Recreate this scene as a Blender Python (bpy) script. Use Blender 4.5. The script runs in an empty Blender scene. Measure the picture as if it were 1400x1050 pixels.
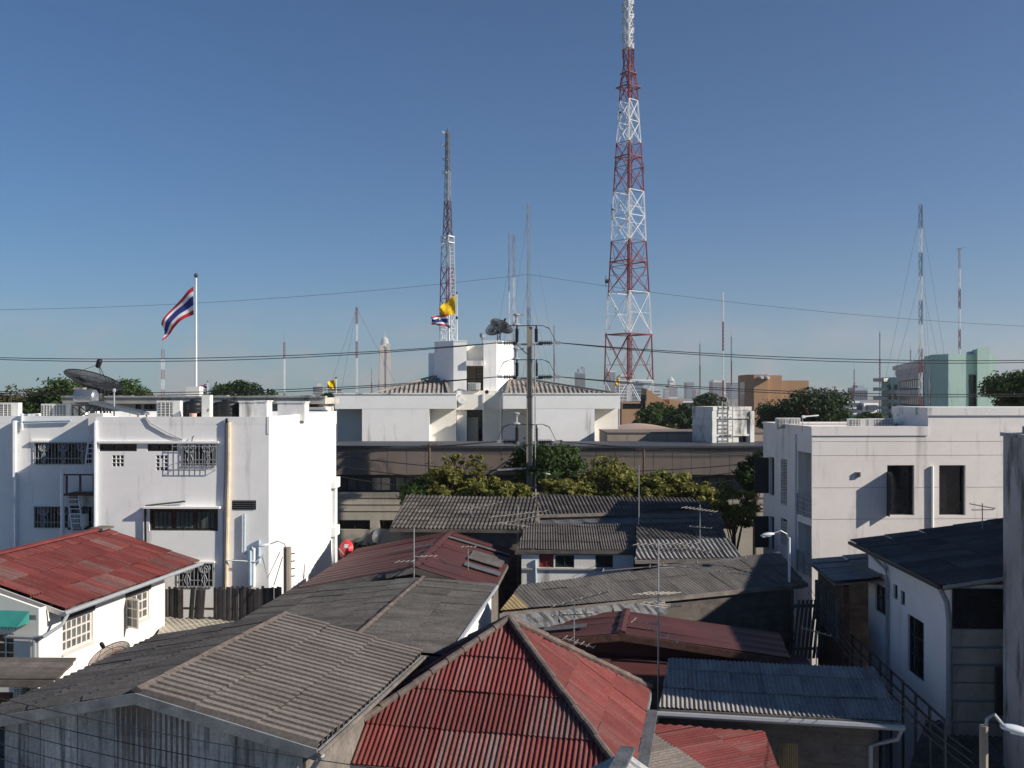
import bpy, math, random
import numpy as np
from mathutils import Vector, Matrix
random.seed(7); rng = np.random.default_rng(7)
S = bpy.context.scene; COL = S.collection
F, CX, HY, H = 1300.0, 700.0, 540.0, 13.0          # focal length in photo pixels, principal column, horizon row, eye height
# ---------------------------------------------------------------- camera, sky, sun, exposure
cd = bpy.data.cameras.new('camera'); cam = bpy.data.objects.new('camera', cd); COL.objects.link(cam)
cam.location = (0, 0, H); cam.rotation_euler = (math.pi/2, 0, 0)
cd.sensor_width = 36; cd.lens = 36*F/1400; cd.shift_y = 15/1400; cd.clip_end = 30000; cd.clip_start = .1
S.camera = cam
SUN = Vector((.95, -.31, .57)).normalized()
W = bpy.data.worlds.new('World'); S.world = W; W.use_nodes = True
nt = W.node_tree; nt.nodes.clear()
sky = nt.nodes.new('ShaderNodeTexSky'); sky.sky_type = 'NISHITA'; sky.sun_disc = False
sky.sun_elevation = math.asin(SUN.z); sky.sun_rotation = math.atan2(SUN.x, SUN.y)
sky.altitude = 0; sky.air_density = 1.0; sky.dust_density = .15; sky.ozone_density = 5.0
bg = nt.nodes.new('ShaderNodeBackground'); bg.inputs[1].default_value = .055
wo = nt.nodes.new('ShaderNodeOutputWorld')
# small pale clouds low over the horizon
tc = nt.nodes.new('ShaderNodeTexCoord'); sp = nt.nodes.new('ShaderNodeSeparateXYZ')
mp = nt.nodes.new('ShaderNodeMapping'); mp.inputs['Scale'].default_value = (13, 13, 26)
nz = nt.nodes.new('ShaderNodeTexNoise'); nz.inputs['Scale'].default_value = 1.0; nz.inputs['Detail'].default_value = 6
rp = nt.nodes.new('ShaderNodeValToRGB'); rp.color_ramp.elements[0].position = .47; rp.color_ramp.elements[1].position = .64
lo = nt.nodes.new('ShaderNodeMapRange'); lo.inputs[1].default_value = .10; lo.inputs[2].default_value = .0; lo.clamp = True
mu = nt.nodes.new('ShaderNodeMath'); mu.operation = 'MULTIPLY'
m2 = nt.nodes.new('ShaderNodeMath'); m2.operation = 'MULTIPLY'; m2.inputs[1].default_value = .5
mx = nt.nodes.new('ShaderNodeMix'); mx.data_type = 'RGBA'; mx.inputs[7].default_value = (7.0, 5.9, 5.7, 1)
L_ = nt.links.new
L_(tc.outputs['Generated'], mp.inputs[0]); L_(mp.outputs[0], nz.inputs[0]); L_(nz.outputs[0], rp.inputs[0])
L_(tc.outputs['Generated'], sp.inputs[0]); L_(sp.outputs[2], lo.inputs[0])
L_(rp.outputs[0], mu.inputs[0]); L_(lo.outputs[0], mu.inputs[1]); L_(mu.outputs[0], m2.inputs[0])
tn = nt.nodes.new('ShaderNodeMix'); tn.data_type = 'RGBA'; tn.blend_type = 'MULTIPLY'; tn.inputs[0].default_value = 1; tn.inputs[7].default_value = (.56, .905, 1.13, 1)   # white balance of the clear sky
L_(sky.outputs[0], tn.inputs[6]); L_(m2.outputs[0], mx.inputs[0]); L_(tn.outputs[2], mx.inputs[6]); L_(mx.outputs[2], bg.inputs[0]); L_(bg.outputs[0], wo.inputs[0])
sd = bpy.data.lights.new('sun', 'SUN'); sd.energy = 5.0; sd.angle = math.radians(.5); sd.color = (1, .93, .83)
so = bpy.data.objects.new('sun', sd); COL.objects.link(so); so.rotation_euler = SUN.to_track_quat('Z', 'Y').to_euler(); so.location = (30, -20, 60)
S.view_settings.view_transform = 'Standard'; S.view_settings.look = 'None'; S.view_settings.exposure = .36; S.view_settings.gamma = 1
S.render.resolution_x = 1024; S.render.resolution_y = 768

# ---------------------------------------------------------------- helpers
def P(px, py, Y): return Vector(((px-CX)/F*Y, Y, H+(HY-py)/F*Y))
def G(px, py, z): Y = (H-z)*F/(py-HY); return Vector(((px-CX)/F*Y, Y, z))
def wm(o):
    M = o.matrix_basis.copy()
    while o.parent: o = o.parent; M = o.matrix_basis @ M
    return M
class MB:
    def __init__(s): s.v = []; s.f = []; s.m = []
    def face(s, pts, m=0):
        i = len(s.v); s.v += [tuple(p) for p in pts]; s.f.append(tuple(range(i, i+len(pts)))); s.m.append(m)
    def add(s, v, f, m=0):
        i = len(s.v); s.v += [tuple(p) for p in v]
        for q in f: s.f.append(tuple(i+k for k in q)); s.m.append(m)
    def obox(s, c, a, b, d, m=0):
        c, a, b, d = map(Vector, (c, a, b, d))
        v = [c+x*a+y*b+z*d for z in (-1, 1) for y in (-1, 1) for x in (-1, 1)]
        s.add(v, [(0,2,3,1),(4,5,7,6),(0,1,5,4),(2,6,7,3),(0,4,6,2),(1,3,7,5)], m); return s
    def box(s, x0, x1, y0, y1, z0, z1, m=0):
        return s.obox(((x0+x1)/2,(y0+y1)/2,(z0+z1)/2), ((x1-x0)/2,0,0), (0,(y1-y0)/2,0), (0,0,(z1-z0)/2), m)
    def bar(s, a, b, w, h=None, m=0):
        a, b = Vector(a), Vector(b); h = h or w; d = b-a
        if d.length < 1e-6: return s
        z = Vector((0,0,1)) if abs(d.normalized().z) < .9 else Vector((0,1,0))
        x = d.cross(z).normalized(); y = x.cross(d).normalized()
        return s.obox((a+b)/2, d/2, x*w/2, y*h/2, m)
    def tube(s, pts, r, n=6, m=0):
        pts = [Vector(p) for p in pts]; rings = []
        for i, p in enumerate(pts):
            d = (pts[min(i+1,len(pts)-1)]-pts[max(i-1,0)]).normalized()
            z = Vector((0,0,1)) if abs(d.z) < .9 else Vector((0,1,0))
            x = d.cross(z).normalized(); y = x.cross(d)
            rr = r[i] if isinstance(r, (list, tuple)) else r
            rings.append([p+x*rr*math.cos(2*math.pi*k/n)+y*rr*math.sin(2*math.pi*k/n) for k in range(n)])
        v = [q for R in rings for q in R]; f = []
        for i in range(len(pts)-1):
            for k in range(n): f.append((i*n+k, i*n+(k+1)%n, (i+1)*n+(k+1)%n, (i+1)*n+k))
        f.append(tuple(range(n-1,-1,-1))); f.append(tuple((len(pts)-1)*n+k for k in range(n)))
        s.add(v, f, m); return s
    def lathe(s, c, prof, n=14, m=0, M=None):
        c = Vector(c); v = []; f = []
        for r, z in prof:
            for k in range(n):
                p = Vector((r*math.cos(2*math.pi*k/n), r*math.sin(2*math.pi*k/n), z))
                v.append(c+(M @ p if M else p))
        for i in range(len(prof)-1):
            for k in range(n): f.append((i*n+k, i*n+(k+1)%n, (i+1)*n+(k+1)%n, (i+1)*n+k))
        if prof[0][0] > .001: f.append(tuple(range(n-1,-1,-1)))
        if prof[-1][0] > .001: f.append(tuple((len(prof)-1)*n+k for k in range(n)))
        s.add(v, f, m); return s
    def ext(s, pts, d, m=0):                       # polygon extruded by vector d
        pts = [Vector(p) for p in pts]; d = Vector(d); n = len(pts)
        s.add(pts+[p+d for p in pts], [tuple(range(n-1,-1,-1)), tuple(range(n,2*n))]+[(i,(i+1)%n,n+(i+1)%n,n+i) for i in range(n)], m); return s
    def wall(s, o, ax, nr, w, z0, z1, holes=(), t=.2, m=0):   # a wall face with real openings and reveals
        o, ax, nr = Vector(o), Vector(ax), Vector(nr)
        us = sorted({0, w}|{h[0] for h in holes}|{h[1] for h in holes}); zs = sorted({z0, z1}|{h[2] for h in holes}|{h[3] for h in holes})
        q = lambda a, z, d=0: o+ax*a-nr*d+Vector((0,0,z))
        for a, b in zip(us, us[1:]):
            for c, d in zip(zs, zs[1:]):
                if any(h[0] <= (a+b)/2 <= h[1] and h[2] <= (c+d)/2 <= h[3] for h in holes): continue
                s.face([q(a,c), q(b,c), q(b,d), q(a,d)], m)
        for a, b, c, d in [h[:4] for h in holes]:
            s.face([q(a,c),q(a,c,t),q(b,c,t),q(b,c)], m); s.face([q(a,d),q(b,d),q(b,d,t),q(a,d,t)], m)
            s.face([q(a,c),q(a,d),q(a,d,t),q(a,c,t)], m); s.face([q(b,c),q(b,c,t),q(b,d,t),q(b,d)], m)
        return s
    def body(s, fp, z0, z1, holes={}, t=.2, m=0, cap=True):   # footprint counter-clockwise, holes per edge
        for i in range(len(fp)):
            a, b = Vector((*fp[i],0)), Vector((*fp[(i+1)%len(fp)],0)); e = (b-a); w = e.length; e /= w
            s.wall(a, e, (e.y,-e.x,0), w, z0, z1, holes.get(i, ()), t, m)
        if cap: s.face([(x,y,z1) for x, y in fp], m)
        return s
    def ring(s, fp, z0, z1, t=.18, out=.0, m=0):              # parapet or band round a footprint
        n = len(fp)
        def off(d):
            r = []
            for i in range(n):
                p, q, w = Vector(fp[i-1]), Vector(fp[i]), Vector(fp[(i+1)%n])
                e1, e2 = (q-p).normalized(), (w-q).normalized(); n1, n2 = Vector((e1.y,-e1.x)), Vector((e2.y,-e2.x))
                k = (n1+n2); k = k/max(.2, k.dot(n1)); r.append(q+k*d)
            return r
        A, B = off(out), off(out-t)
        for i in range(n):
            j = (i+1) % n
            s.add([(*A[i],z0),(*A[j],z0),(*B[j],z0),(*B[i],z0),(*A[i],z1),(*A[j],z1),(*B[j],z1),(*B[i],z1)],
                  [(0,3,2,1),(4,5,6,7),(0,1,5,4),(2,3,7,6)], m)
        return s
def mesh(name, mb, mats, smooth=False, M=None):
    me = bpy.data.meshes.new(name); vs = mb.v
    if M is not None: vs = [tuple(M @ Vector(v)) for v in vs]
    me.from_pydata(vs, [], mb.f)
    if not isinstance(mats, (list, tuple)): mats = [mats]
    for k in mats: me.materials.append(k)
    if len(mats) > 1: me.polygons.foreach_set('material_index', mb.m)
    if smooth: me.polygons.foreach_set('use_smooth', [True]*len(me.polygons))
    me.update(); return me
def link(name, data, parent=None, basis=None):
    o = bpy.data.objects.new(name, data); COL.objects.link(o)
    if parent is not None: o.parent = parent
    if basis is not None: o.matrix_basis = basis
    return o
def part(name, mb, mats, parent, smooth=False, w=False, label=None):
    o = link(name, mesh(name, mb, mats, smooth, wm(parent).inverted() if w else None), parent)
    if label: o['label'] = label
    return o
def tag(o, label, cat, group=None):
    o['label'] = label; o['category'] = cat
    if group: o['group'] = group
    return o
class T:                                            # a thing: an Empty at its base, local x along its front, y into depth
    def __init__(s, name, label, cat, x, y, ang=0, z=0, group=None):
        s.o = link(name, None, None, Matrix.Translation((x,y,z)) @ Matrix.Rotation(ang, 4, 'Z')); tag(s.o, label, cat, group)
        s.M = s.o.matrix_basis.copy(); s.I = s.M.inverted(); s.z = z
    def ray(s, px, py):
        a = s.I @ Vector((0,0,H)); b = s.I @ P(px, py, 1.0); return a, b-a
    def fp(s, px, py, v=0): a, d = s.ray(px, py); t = (v-a.y)/d.y; return a.x+d.x*t, a.z+d.z*t      # on the local plane y = v
    def sp(s, px, py, u=0): a, d = s.ray(px, py); t = (u-a.x)/d.x; return a.y+d.y*t, a.z+d.z*t      # on the local plane x = u
    def wp(s, p): return s.I @ Vector(p)
    def rect(s, x0, y0, x1, y1, v=0):
        a, zt = s.fp(x0, y0, v); b, zb = s.fp(x1, y1, v); zb = s.fp((x0+x1)/2, y1, v)[1]; zt = s.fp((x0+x1)/2, y0, v)[1]
        return a, b, zb, zt
    def part(s, name, mb, mats, **k): return part(name, mb, mats, s.o, **k)
def solo(name, label, cat, mb, mats, group=None, smooth=False):     # one-mesh thing, vertices given in world space
    a = np.array(mb.v); c = Vector((float(a[:,0].mean()), float(a[:,1].mean()), float(a[:,2].min())))
    o = link(name, mesh(name, mb, mats, smooth, Matrix.Translation(-c)), None, Matrix.Translation(c)); return tag(o, label, cat, group)
def struct(name, mb, mat, kind='structure'):
    o = link(name, mesh(name, mb, mat)); o['kind'] = kind; return o

# ---------------------------------------------------------------- materials
def ramp(n, a, b): n.color_ramp.elements[0].position = a; n.color_ramp.elements[1].position = b
def mat(name, col, rough=.85, var=.18, scale=1.2, streak=0, scol=(.05,.045,.04), rand=0, local=False, metal=0, bump=.0, fine=.12, sth=(.52,.72), sscale=(2.2,2.2,.22), spec=.3, patch=0, pcol=(.2,.18,.16), pscale=.5, island=0):
    m = bpy.data.materials.new(name); m.use_nodes = True; n = m.node_tree.nodes; l = m.node_tree.links.new
    b = n['Principled BSDF']; b.inputs['Roughness'].default_value = rough; b.inputs['Metallic'].default_value = metal
    b.inputs['Specular IOR Level'].default_value = spec
    oi = n.new('ShaderNodeObjectInfo')
    if local:
        t = n.new('ShaderNodeTexCoord'); ad = n.new('ShaderNodeVectorMath'); ad.operation = 'MULTIPLY_ADD'
        cb = n.new('ShaderNodeCombineXYZ'); [l(oi.outputs['Random'], cb.inputs[i]) for i in range(3)]
        ad.inputs[1].default_value = (137, 91, 53); l(cb.outputs[0], ad.inputs[0]); l(t.outputs['Object'], ad.inputs[2]); pos = ad.outputs[0]
    else:
        pos = n.new('ShaderNodeNewGeometry').outputs['Position']
    def noise(sc, det=4, vec=None):
        q = n.new('ShaderNodeTexNoise'); q.inputs['Detail'].default_value = det; q.inputs['Roughness'].default_value = .62
        if isinstance(sc, tuple):
            mp = n.new('ShaderNodeMapping'); mp.inputs['Scale'].default_value = sc; l(pos, mp.inputs[0]); l(mp.outputs[0], q.inputs[0]); q.inputs['Scale'].default_value = 1
        else: l(pos, q.inputs[0]); q.inputs['Scale'].default_value = sc
        return q.outputs[0]
    def mixc(f, a, c, fac=None, blend='MIX'):
        x = n.new('ShaderNodeMix'); x.data_type = 'RGBA'; x.blend_type = blend
        if fac is None: l(f, x.inputs[0])
        else: x.inputs[0].default_value = fac
        for k, s in ((6, a), (7, c)):
            if isinstance(s, tuple): x.inputs[k].default_value = (*s, 1)
            else: l(s, x.inputs[k])
        return x.outputs[2]
    def rmp(src, a, b_):
        r = n.new('ShaderNodeMapRange'); r.inputs[1].default_value = a; r.inputs[2].default_value = b_; l(src, r.inputs[0]); return r.outputs[0]
    def mul(a, k):
        q = n.new('ShaderNodeMath'); q.operation = 'MULTIPLY'; l(a, q.inputs[0])
        if isinstance(k, (int, float)): q.inputs[1].default_value = k
        else: l(k, q.inputs[1])
        return q.outputs[0]
    c1 = tuple(x*(1-var) for x in col); c2 = tuple(min(1, x*(1+var)) for x in col)
    c = mixc(rmp(noise(scale), .3, .7), c1, c2)
    if patch: c = mixc(mul(rmp(noise(pscale, 5), .52, .62), patch), c, pcol)
    if streak: c = mixc(mul(rmp(noise(sscale, 5), *sth), streak), c, scol)
    if fine:
        hf = noise(22 if not local else 14, 3); g = n.new('ShaderNodeMapRange'); g.inputs[1].default_value = .3; g.inputs[2].default_value = .7
        g.inputs[3].default_value = 1-fine; g.inputs[4].default_value = 1+fine; l(hf, g.inputs[0])
        x = n.new('ShaderNodeVectorMath'); x.operation = 'SCALE'; l(c, x.inputs[0]); l(g.outputs[0], x.inputs['Scale']); c = x.outputs[0]
    if rand or island:
        src = oi.outputs['Random'] if rand else n.new('ShaderNodeNewGeometry').outputs['Random Per Island']; r_ = rand or island
        g = n.new('ShaderNodeMapRange'); g.inputs[3].default_value = 1-r_; g.inputs[4].default_value = 1+r_; l(src, g.inputs[0])
        x = n.new('ShaderNodeVectorMath'); x.operation = 'SCALE'; l(c, x.inputs[0]); l(g.outputs[0], x.inputs['Scale']); c = x.outputs[0]
    l(c, b.inputs['Base Color'])
    if bump:
        bp = n.new('ShaderNodeBump'); bp.inputs['Strength'].default_value = bump; bp.inputs['Distance'].default_value = .03; l(noise(9, 5), bp.inputs['Height']); l(bp.outputs[0], b.inputs['Normal'])
    return m
def leafmat(name, c1, c2, tr=.35):
    m = bpy.data.materials.new(name); m.use_nodes = True; n = m.node_tree.nodes; l = m.node_tree.links.new
    b = n['Principled BSDF']; g = n.new('ShaderNodeNewGeometry'); q = n.new('ShaderNodeTexNoise'); q.inputs['Scale'].default_value = .8; l(g.outputs['Position'], q.inputs[0])
    a = n.new('ShaderNodeMath'); a.operation = 'MULTIPLY_ADD'; a.inputs[1].default_value = .6; l(g.outputs['Random Per Island'], a.inputs[0])
    s2 = n.new('ShaderNodeMath'); s2.operation = 'MULTIPLY'; s2.inputs[1].default_value = .55; l(q.outputs[0], s2.inputs[0]); l(s2.outputs[0], a.inputs[2])
    x = n.new('ShaderNodeMix'); x.data_type = 'RGBA'; l(a.outputs[0], x.inputs[0]); x.inputs[6].default_value = (*c1,1); x.inputs[7].default_value = (*c2,1)
    l(x.outputs[2], b.inputs['Base Color']); b.inputs['Roughness'].default_value = .6; b.inputs['Specular IOR Level'].default_value = .25
    tb = n.new('ShaderNodeBsdfTranslucent'); l(x.outputs[2], tb.inputs[0]); ms = n.new('ShaderNodeMixShader'); ms.inputs[0].default_value = tr
    l(b.outputs[0], ms.inputs[1]); l(tb.outputs[0], ms.inputs[2]); l(ms.outputs[0], n['Material Output'].inputs[0]); return m
def flat(name, col, rough=.6, metal=0, spec=.4): return mat(name, col, rough, var=.08, scale=4, fine=.05, metal=metal, spec=spec)
K = {}
K['ground'] = mat('ground', (.20,.18,.15), .95, var=.4, scale=.05)
K['lane'] = mat('lane', (.09,.088,.085), .95, var=.3, scale=.8)
K['white'] = mat('white_render', (.87,.845,.81), .85, var=.05, scale=.7, streak=.75, scol=(.33,.32,.29), sth=(.59,.78), fine=.03, patch=.3, pcol=(.6,.6,.58), pscale=.35)
K['white2'] = mat('white_render_clean', (.82,.81,.77), .85, var=.04, scale=.8, streak=.5, scol=(.45,.43,.4), sth=(.6,.8), fine=.02)
K['cream'] = mat('cream_render', (.80,.76,.68), .85, var=.05, scale=.8, streak=.35, scol=(.5,.46,.4), sth=(.6,.8), fine=.03)
K['pinkgrey'] = mat('pinkish_render', (.79,.735,.69), .9, var=.06, scale=.5, streak=.65, scol=(.30,.285,.27), sth=(.57,.78), fine=.04, patch=.25, pcol=(.5,.48,.46))
K['oldcream'] = mat('old_cream_concrete', (.52,.48,.41), .9, var=.15, scale=.8, streak=.95, scol=(.07,.065,.055), sth=(.5,.66), sscale=(.9,.9,.35), fine=.1)
K['parapet'] = mat('stained_parapet', (.72,.70,.66), .9, var=.08, scale=.6, streak=.85, scol=(.16,.15,.13), sth=(.56,.72), sscale=(1.6,1.6,.25))
K['tank'] = mat('stained_white_plaster', (.66,.64,.60), .9, var=.1, scale=.6, streak=.95, scol=(.05,.05,.045), sth=(.5,.68), sscale=(1.1,1.1,.4))
K['conc'] = mat('brown_concrete', (.18,.145,.125), .92, var=.12, scale=.5, streak=.5, scol=(.1,.085,.075), sth=(.5,.75), fine=.1)
K['conc2'] = mat('tan_concrete', (.36,.29,.23), .92, var=.1, scale=.5, streak=.3, scol=(.2,.17,.15), fine=.06)
K['grconc'] = mat('grey_stained_concrete', (.36,.35,.34), .92, var=.3, scale=.5, streak=.9, scol=(.04,.039,.037), sth=(.52,.68), sscale=(1.6,1.6,.4), fine=.12)
K['pole'] = mat('pole_concrete', (.27,.23,.185), .9, var=.15, scale=2, fine=.1)
K['red'] = mat('red_sheet', (.155,.034,.03), .8, var=.22, scale=.9, streak=.75, scol=(.165,.08,.07), sth=(.48,.66), sscale=(5,.35,1), rand=.2, local=True, fine=.16)
K['redp'] = mat('red_sheet_weathered', (.16,.056,.049), .85, var=.25, scale=1.5, streak=.8, scol=(.14,.10,.092), sth=(.42,.6), sscale=(6,.3,1), rand=.25, local=True, fine=.2)
K['brown'] = mat('maroon_sheet', (.085,.03,.027), .6, var=.2, scale=.5, streak=.5, scol=(.05,.03,.03), sscale=(.5,.2,.5), fine=.08, rand=.10)
K['tan'] = mat('grey_brown_sheet', (.185,.157,.138), .95, var=.15, scale=.7, streak=.45, scol=(.085,.07,.062), sth=(.48,.66), sscale=(10,.4,1), rand=.06, local=True, fine=.25)
K['grey'] = mat('dark_grey_sheet', (.108,.099,.092), .95, var=.25, scale=1.0, streak=.8, scol=(.055,.05,.047), sth=(.48,.68), sscale=(4,.5,1), rand=.12, local=True, fine=.25)
K['dark'] = mat('old_dark_tile', (.092,.082,.074), .95, var=.25, scale=1.0, streak=.6, scol=(.04,.04,.04), rand=.25, local=True, fine=.25)
K['bluegrey'] = mat('blue_grey_sheet', (.25,.232,.212), .85, var=.18, scale=1.2, streak=.6, scol=(.08,.08,.085), sth=(.5,.7), sscale=(4,.4,1), rand=.12, local=True, fine=.18)
K['yellowish'] = mat('yellowed_sheet', (.30,.22,.11), .8, var=.2, streak=.6, sscale=(4,.4,1), local=True, fine=.2)
K['silver'] = mat('crumpled_metal_flashing', (.11,.113,.12), .6, var=.3, scale=3, metal=.1, bump=.8, streak=.4)
K['siding'] = mat('old_blue_grey_siding', (.42,.42,.42), .85, var=.2, scale=1, streak=.85, scol=(.07,.07,.075), sth=(.48,.66), sscale=(7,.4,1), rand=.15, local=True, fine=.2)
K['fibre'] = mat('green_grey_board', (.21,.21,.165), .95, var=.3, scale=1, streak=.7, scol=(.05,.05,.045), rand=.2, local=True)
K['wood'] = mat('weathered_plank', (.14,.12,.105), .95, var=.3, scale=2, streak=.6, scol=(.05,.045,.04), sscale=(.4,8,8), rand=.3, local=True)
K['rust'] = mat('rusty_steel', (.13,.065,.045), .9, var=.4, scale=6)
K['fascia'] = mat('painted_fascia', (.20,.205,.21), .9, var=.35, scale=2, streak=.7, scol=(.11,.11,.115), sscale=(1,1,3))
K['ridge'] = mat('mortar_ridge_cap', (.14,.11,.095), .95, var=.3, scale=3, fine=.25, patch=.5, pcol=(.07,.06,.055), pscale=2)
K['pipe'] = flat('white_pvc', (.72,.74,.76), .5); K['bpipe'] = flat('blue_grey_pvc', (.40,.52,.60), .5); K['tpipe'] = mat('yellowed_pipe', (.66,.53,.36), .6, var=.15, scale=3)
K['gutter'] = flat('grey_gutter', (.30,.31,.33), .5); K['black'] = mat('black_plastic', (.012,.013,.015), .45, var=.3, scale=3)
K['glass'] = mat('dark_window_glass', (.014,.016,.018), .06, var=.7, scale=1.6, fine=0, spec=.6); K['glassg'] = mat('greenish_glass', (.016,.028,.022), .1, var=.5, scale=1.3, fine=0, spec=.6)
K['glassb'] = mat('pale_glass', (.10,.11,.11), .12, var=.5, scale=1.5, fine=0, spec=.6)
K['frame'] = flat('cream_window_frame', (.62,.56,.50), .6); K['dframe'] = flat('dark_frame', (.03,.03,.033), .5); K['iron'] = flat('grey_iron', (.32,.33,.34), .6)
K['steelw'] = mat('white_tower_paint', (.68,.68,.68), .6, var=.1); K['steelr'] = mat('red_tower_paint', (.21,.045,.042), .6, var=.15); K['steelg'] = mat('galvanised', (.32,.33,.34), .5, metal=.3)
K['steeld'] = flat('dark_steel', (.06,.06,.065), .5); K['mesh'] = flat('dish_mesh', (.018,.019,.022), .6); K['alum'] = flat('antenna_alloy', (.40,.36,.31), .4, metal=.4)
K['ac'] = flat('ac_casing', (.74,.72,.66), .5); K['acg'] = flat('ac_grille', (.18,.18,.18), .6); K['stain'] = mat('stainless', (.42,.43,.44), .3, metal=.8, var=.1)
K['solar'] = flat('collector_glass', (.16,.17,.19), .25); K['pink'] = flat('pink_bucket', (.62,.36,.30)); K['reddish'] = flat('red_dish', (.62,.035,.05), .45); K['lamp'] = flat('lamp_head', (.66,.68,.70), .35)
K['lens'] = flat('lamp_lens', (.75,.76,.74), .2); K['wire'] = flat('black_cable', (.018,.018,.02), .6); K['green'] = mat('sea_green_paint', (.43,.58,.50), .85, var=.06, scale=.2, streak=.3, scol=(.2,.33,.29))
K['awn'] = mat('green_awning', (.03,.20,.17), .8); K['gconc'] = mat('grey_balcony_concrete', (.55,.53,.50), .9, var=.12, streak=.5, scol=(.15,.15,.15)); K['ochre'] = mat('ochre_render', (.50,.30,.175), .9, var=.06, scale=.15, streak=.2, scol=(.3,.19,.12))
K['tileg'] = mat('grey_roof_rib', (.27,.24,.21), .9, var=.25, streak=.6, rand=.1); K['far1'] = mat('far_glass_tower', (.20,.25,.30), .3, var=.1, scale=.01); K['far2'] = mat('far_concrete_tower', (.48,.45,.42), .9, var=.08, scale=.01)
K['farw'] = mat('far_window', (.05,.07,.09), .2, var=.2, scale=.05, fine=0); K['pinkroof'] = mat('pink_roof', (.46,.33,.27), .9, var=.1); K['bark'] = mat('bark', (.10,.075,.055), .95, var=.3, scale=4)
K['L1'] = leafmat('leaf_green', (.018,.045,.012), (.075,.115,.028)); K['L2'] = leafmat('leaf_yellow_green', (.035,.06,.012), (.26,.24,.055)); K['L3'] = leafmat('leaf_dark', (.012,.03,.011), (.045,.075,.025)); K['L4'] = leafmat('leaf_brownish', (.05,.04,.02), (.14,.12,.055))
K['fr'] = flat('flag_red', (.52,.025,.035), .8); K['fw'] = flat('flag_white', (.80,.79,.80), .8); K['fb'] = flat('flag_blue', (.03,.035,.20), .8); K['fy'] = flat('flag_yellow', (.85,.52,.012), .8)
K['door'] = flat('red_door', (.22,.035,.03)); K['skirt'] = mat('grey_cement', (.33,.315,.30), .92, var=.2, streak=.7, scol=(.12,.115,.11)); K['bamboo'] = mat('blackened_strips', (.055,.05,.05), .9, var=.4, scale=2, rand=.45, streak=.6, scol=(.14,.13,.12), sscale=(8,8,.3))
K['beige'] = mat('beige_wall', (.42,.38,.31), .92, var=.12, scale=.5, streak=.4, scol=(.22,.2,.17)); K['curtain'] = mat('curtain', (.08,.10,.09), .9, var=.2, scale=2)

# ---------------------------------------------------------------- corrugated sheets, laid one by one
CACHE = {}
def prof_h(prof, u, pitch, amp):
    t = (u/pitch) % 1.0
    if prof == 'sin': return amp*math.cos(2*math.pi*t)
    if prof == 'roman': return amp*(max(0, math.cos(2*math.pi*t))*1.6-.6)
    if prof == 'step': return amp*(-1+2*t/.12) if t < .12 else amp*(1-.15*(t-.12)) if t < .7 else amp*(.913-1.913*(t-.7)/.3)
    return amp if t < .12 or t > .88 else -amp*.6                       # ribbed metal
def samples(prof, pitch, n):
    if prof == 'rib':
        r = []
        for i in range(n): r += [i*pitch, i*pitch+pitch*.1, i*pitch+pitch*.16, i*pitch+pitch*.84, i*pitch+pitch*.9]
        return r+[n*pitch]
    if prof == 'step': return [(i+f_)*pitch for i in range(n) for f_ in (0,.12,.45,.7,.85)]+[n*pitch]
    k = 6
    return [i*pitch/k for i in range(n*k+1)]
def clip(poly, cv):
    for i in range(len(cv)):
        a, b = cv[i], cv[(i+1) % len(cv)]; out = []
        sd = lambda p: (b[0]-a[0])*(p[1]-a[1])-(b[1]-a[1])*(p[0]-a[0])
        for j in range(len(poly)):
            p, q = poly[j], poly[(j+1) % len(poly)]; sp_, sq = sd(p), sd(q)
            if sp_ >= -1e-9: out.append(p)
            if (sp_ > 1e-9 and sq < -1e-9) or (sp_ < -1e-9 and sq > 1e-9):
                t = sp_/(sp_-sq); out.append((p[0]+(q[0]-p[0])*t, p[1]+(q[1]-p[1])*t))
        poly = out
        if len(poly) < 3: return []
    return poly
def sheetmesh(us, hs, L, lift, cv, mt, name, sm=True):
    V = {}; v = []; f = []
    def vid(p, h):
        k = (round(p[0],4), round(p[1],4))
        if k not in V: V[k] = len(v); v.append((p[0], p[1], h+lift*(1-p[1]/L)))
        return V[k]
    ends = []
    for a, b, ha, hb in zip(us, us[1:], hs, hs[1:]):
        q = [(a,0),(b,0),(b,L),(a,L)]; c = clip(q, cv) if cv else q
        if len(c) < 3: continue
        f.append(tuple(vid(p, ha+(hb-ha)*(p[0]-a)/(b-a)) for p in c))
        lo_ = [p for p in c if abs(p[1]) < 1e-6]
        if len(lo_) == 2: ends.append([(p[0], 0, ha+(hb-ha)*(p[0]-a)/(b-a)+lift) for p in lo_])
    if not f: return None
    nf = len(f)
    for e in ends:
        i = len(v); (a, b) = sorted(e); v += [a, b, (b[0],0,b[2]-.022), (a[0],0,a[2]-.022)]; f.append((i+3,i+2,i+1,i))
    me = bpy.data.meshes.new(name); me.from_pydata(v, [], f); me.materials.append(mt)
    me.polygons.foreach_set('use_smooth', [sm and i < nf for i in range(len(f))]); me.update(); return me
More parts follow.
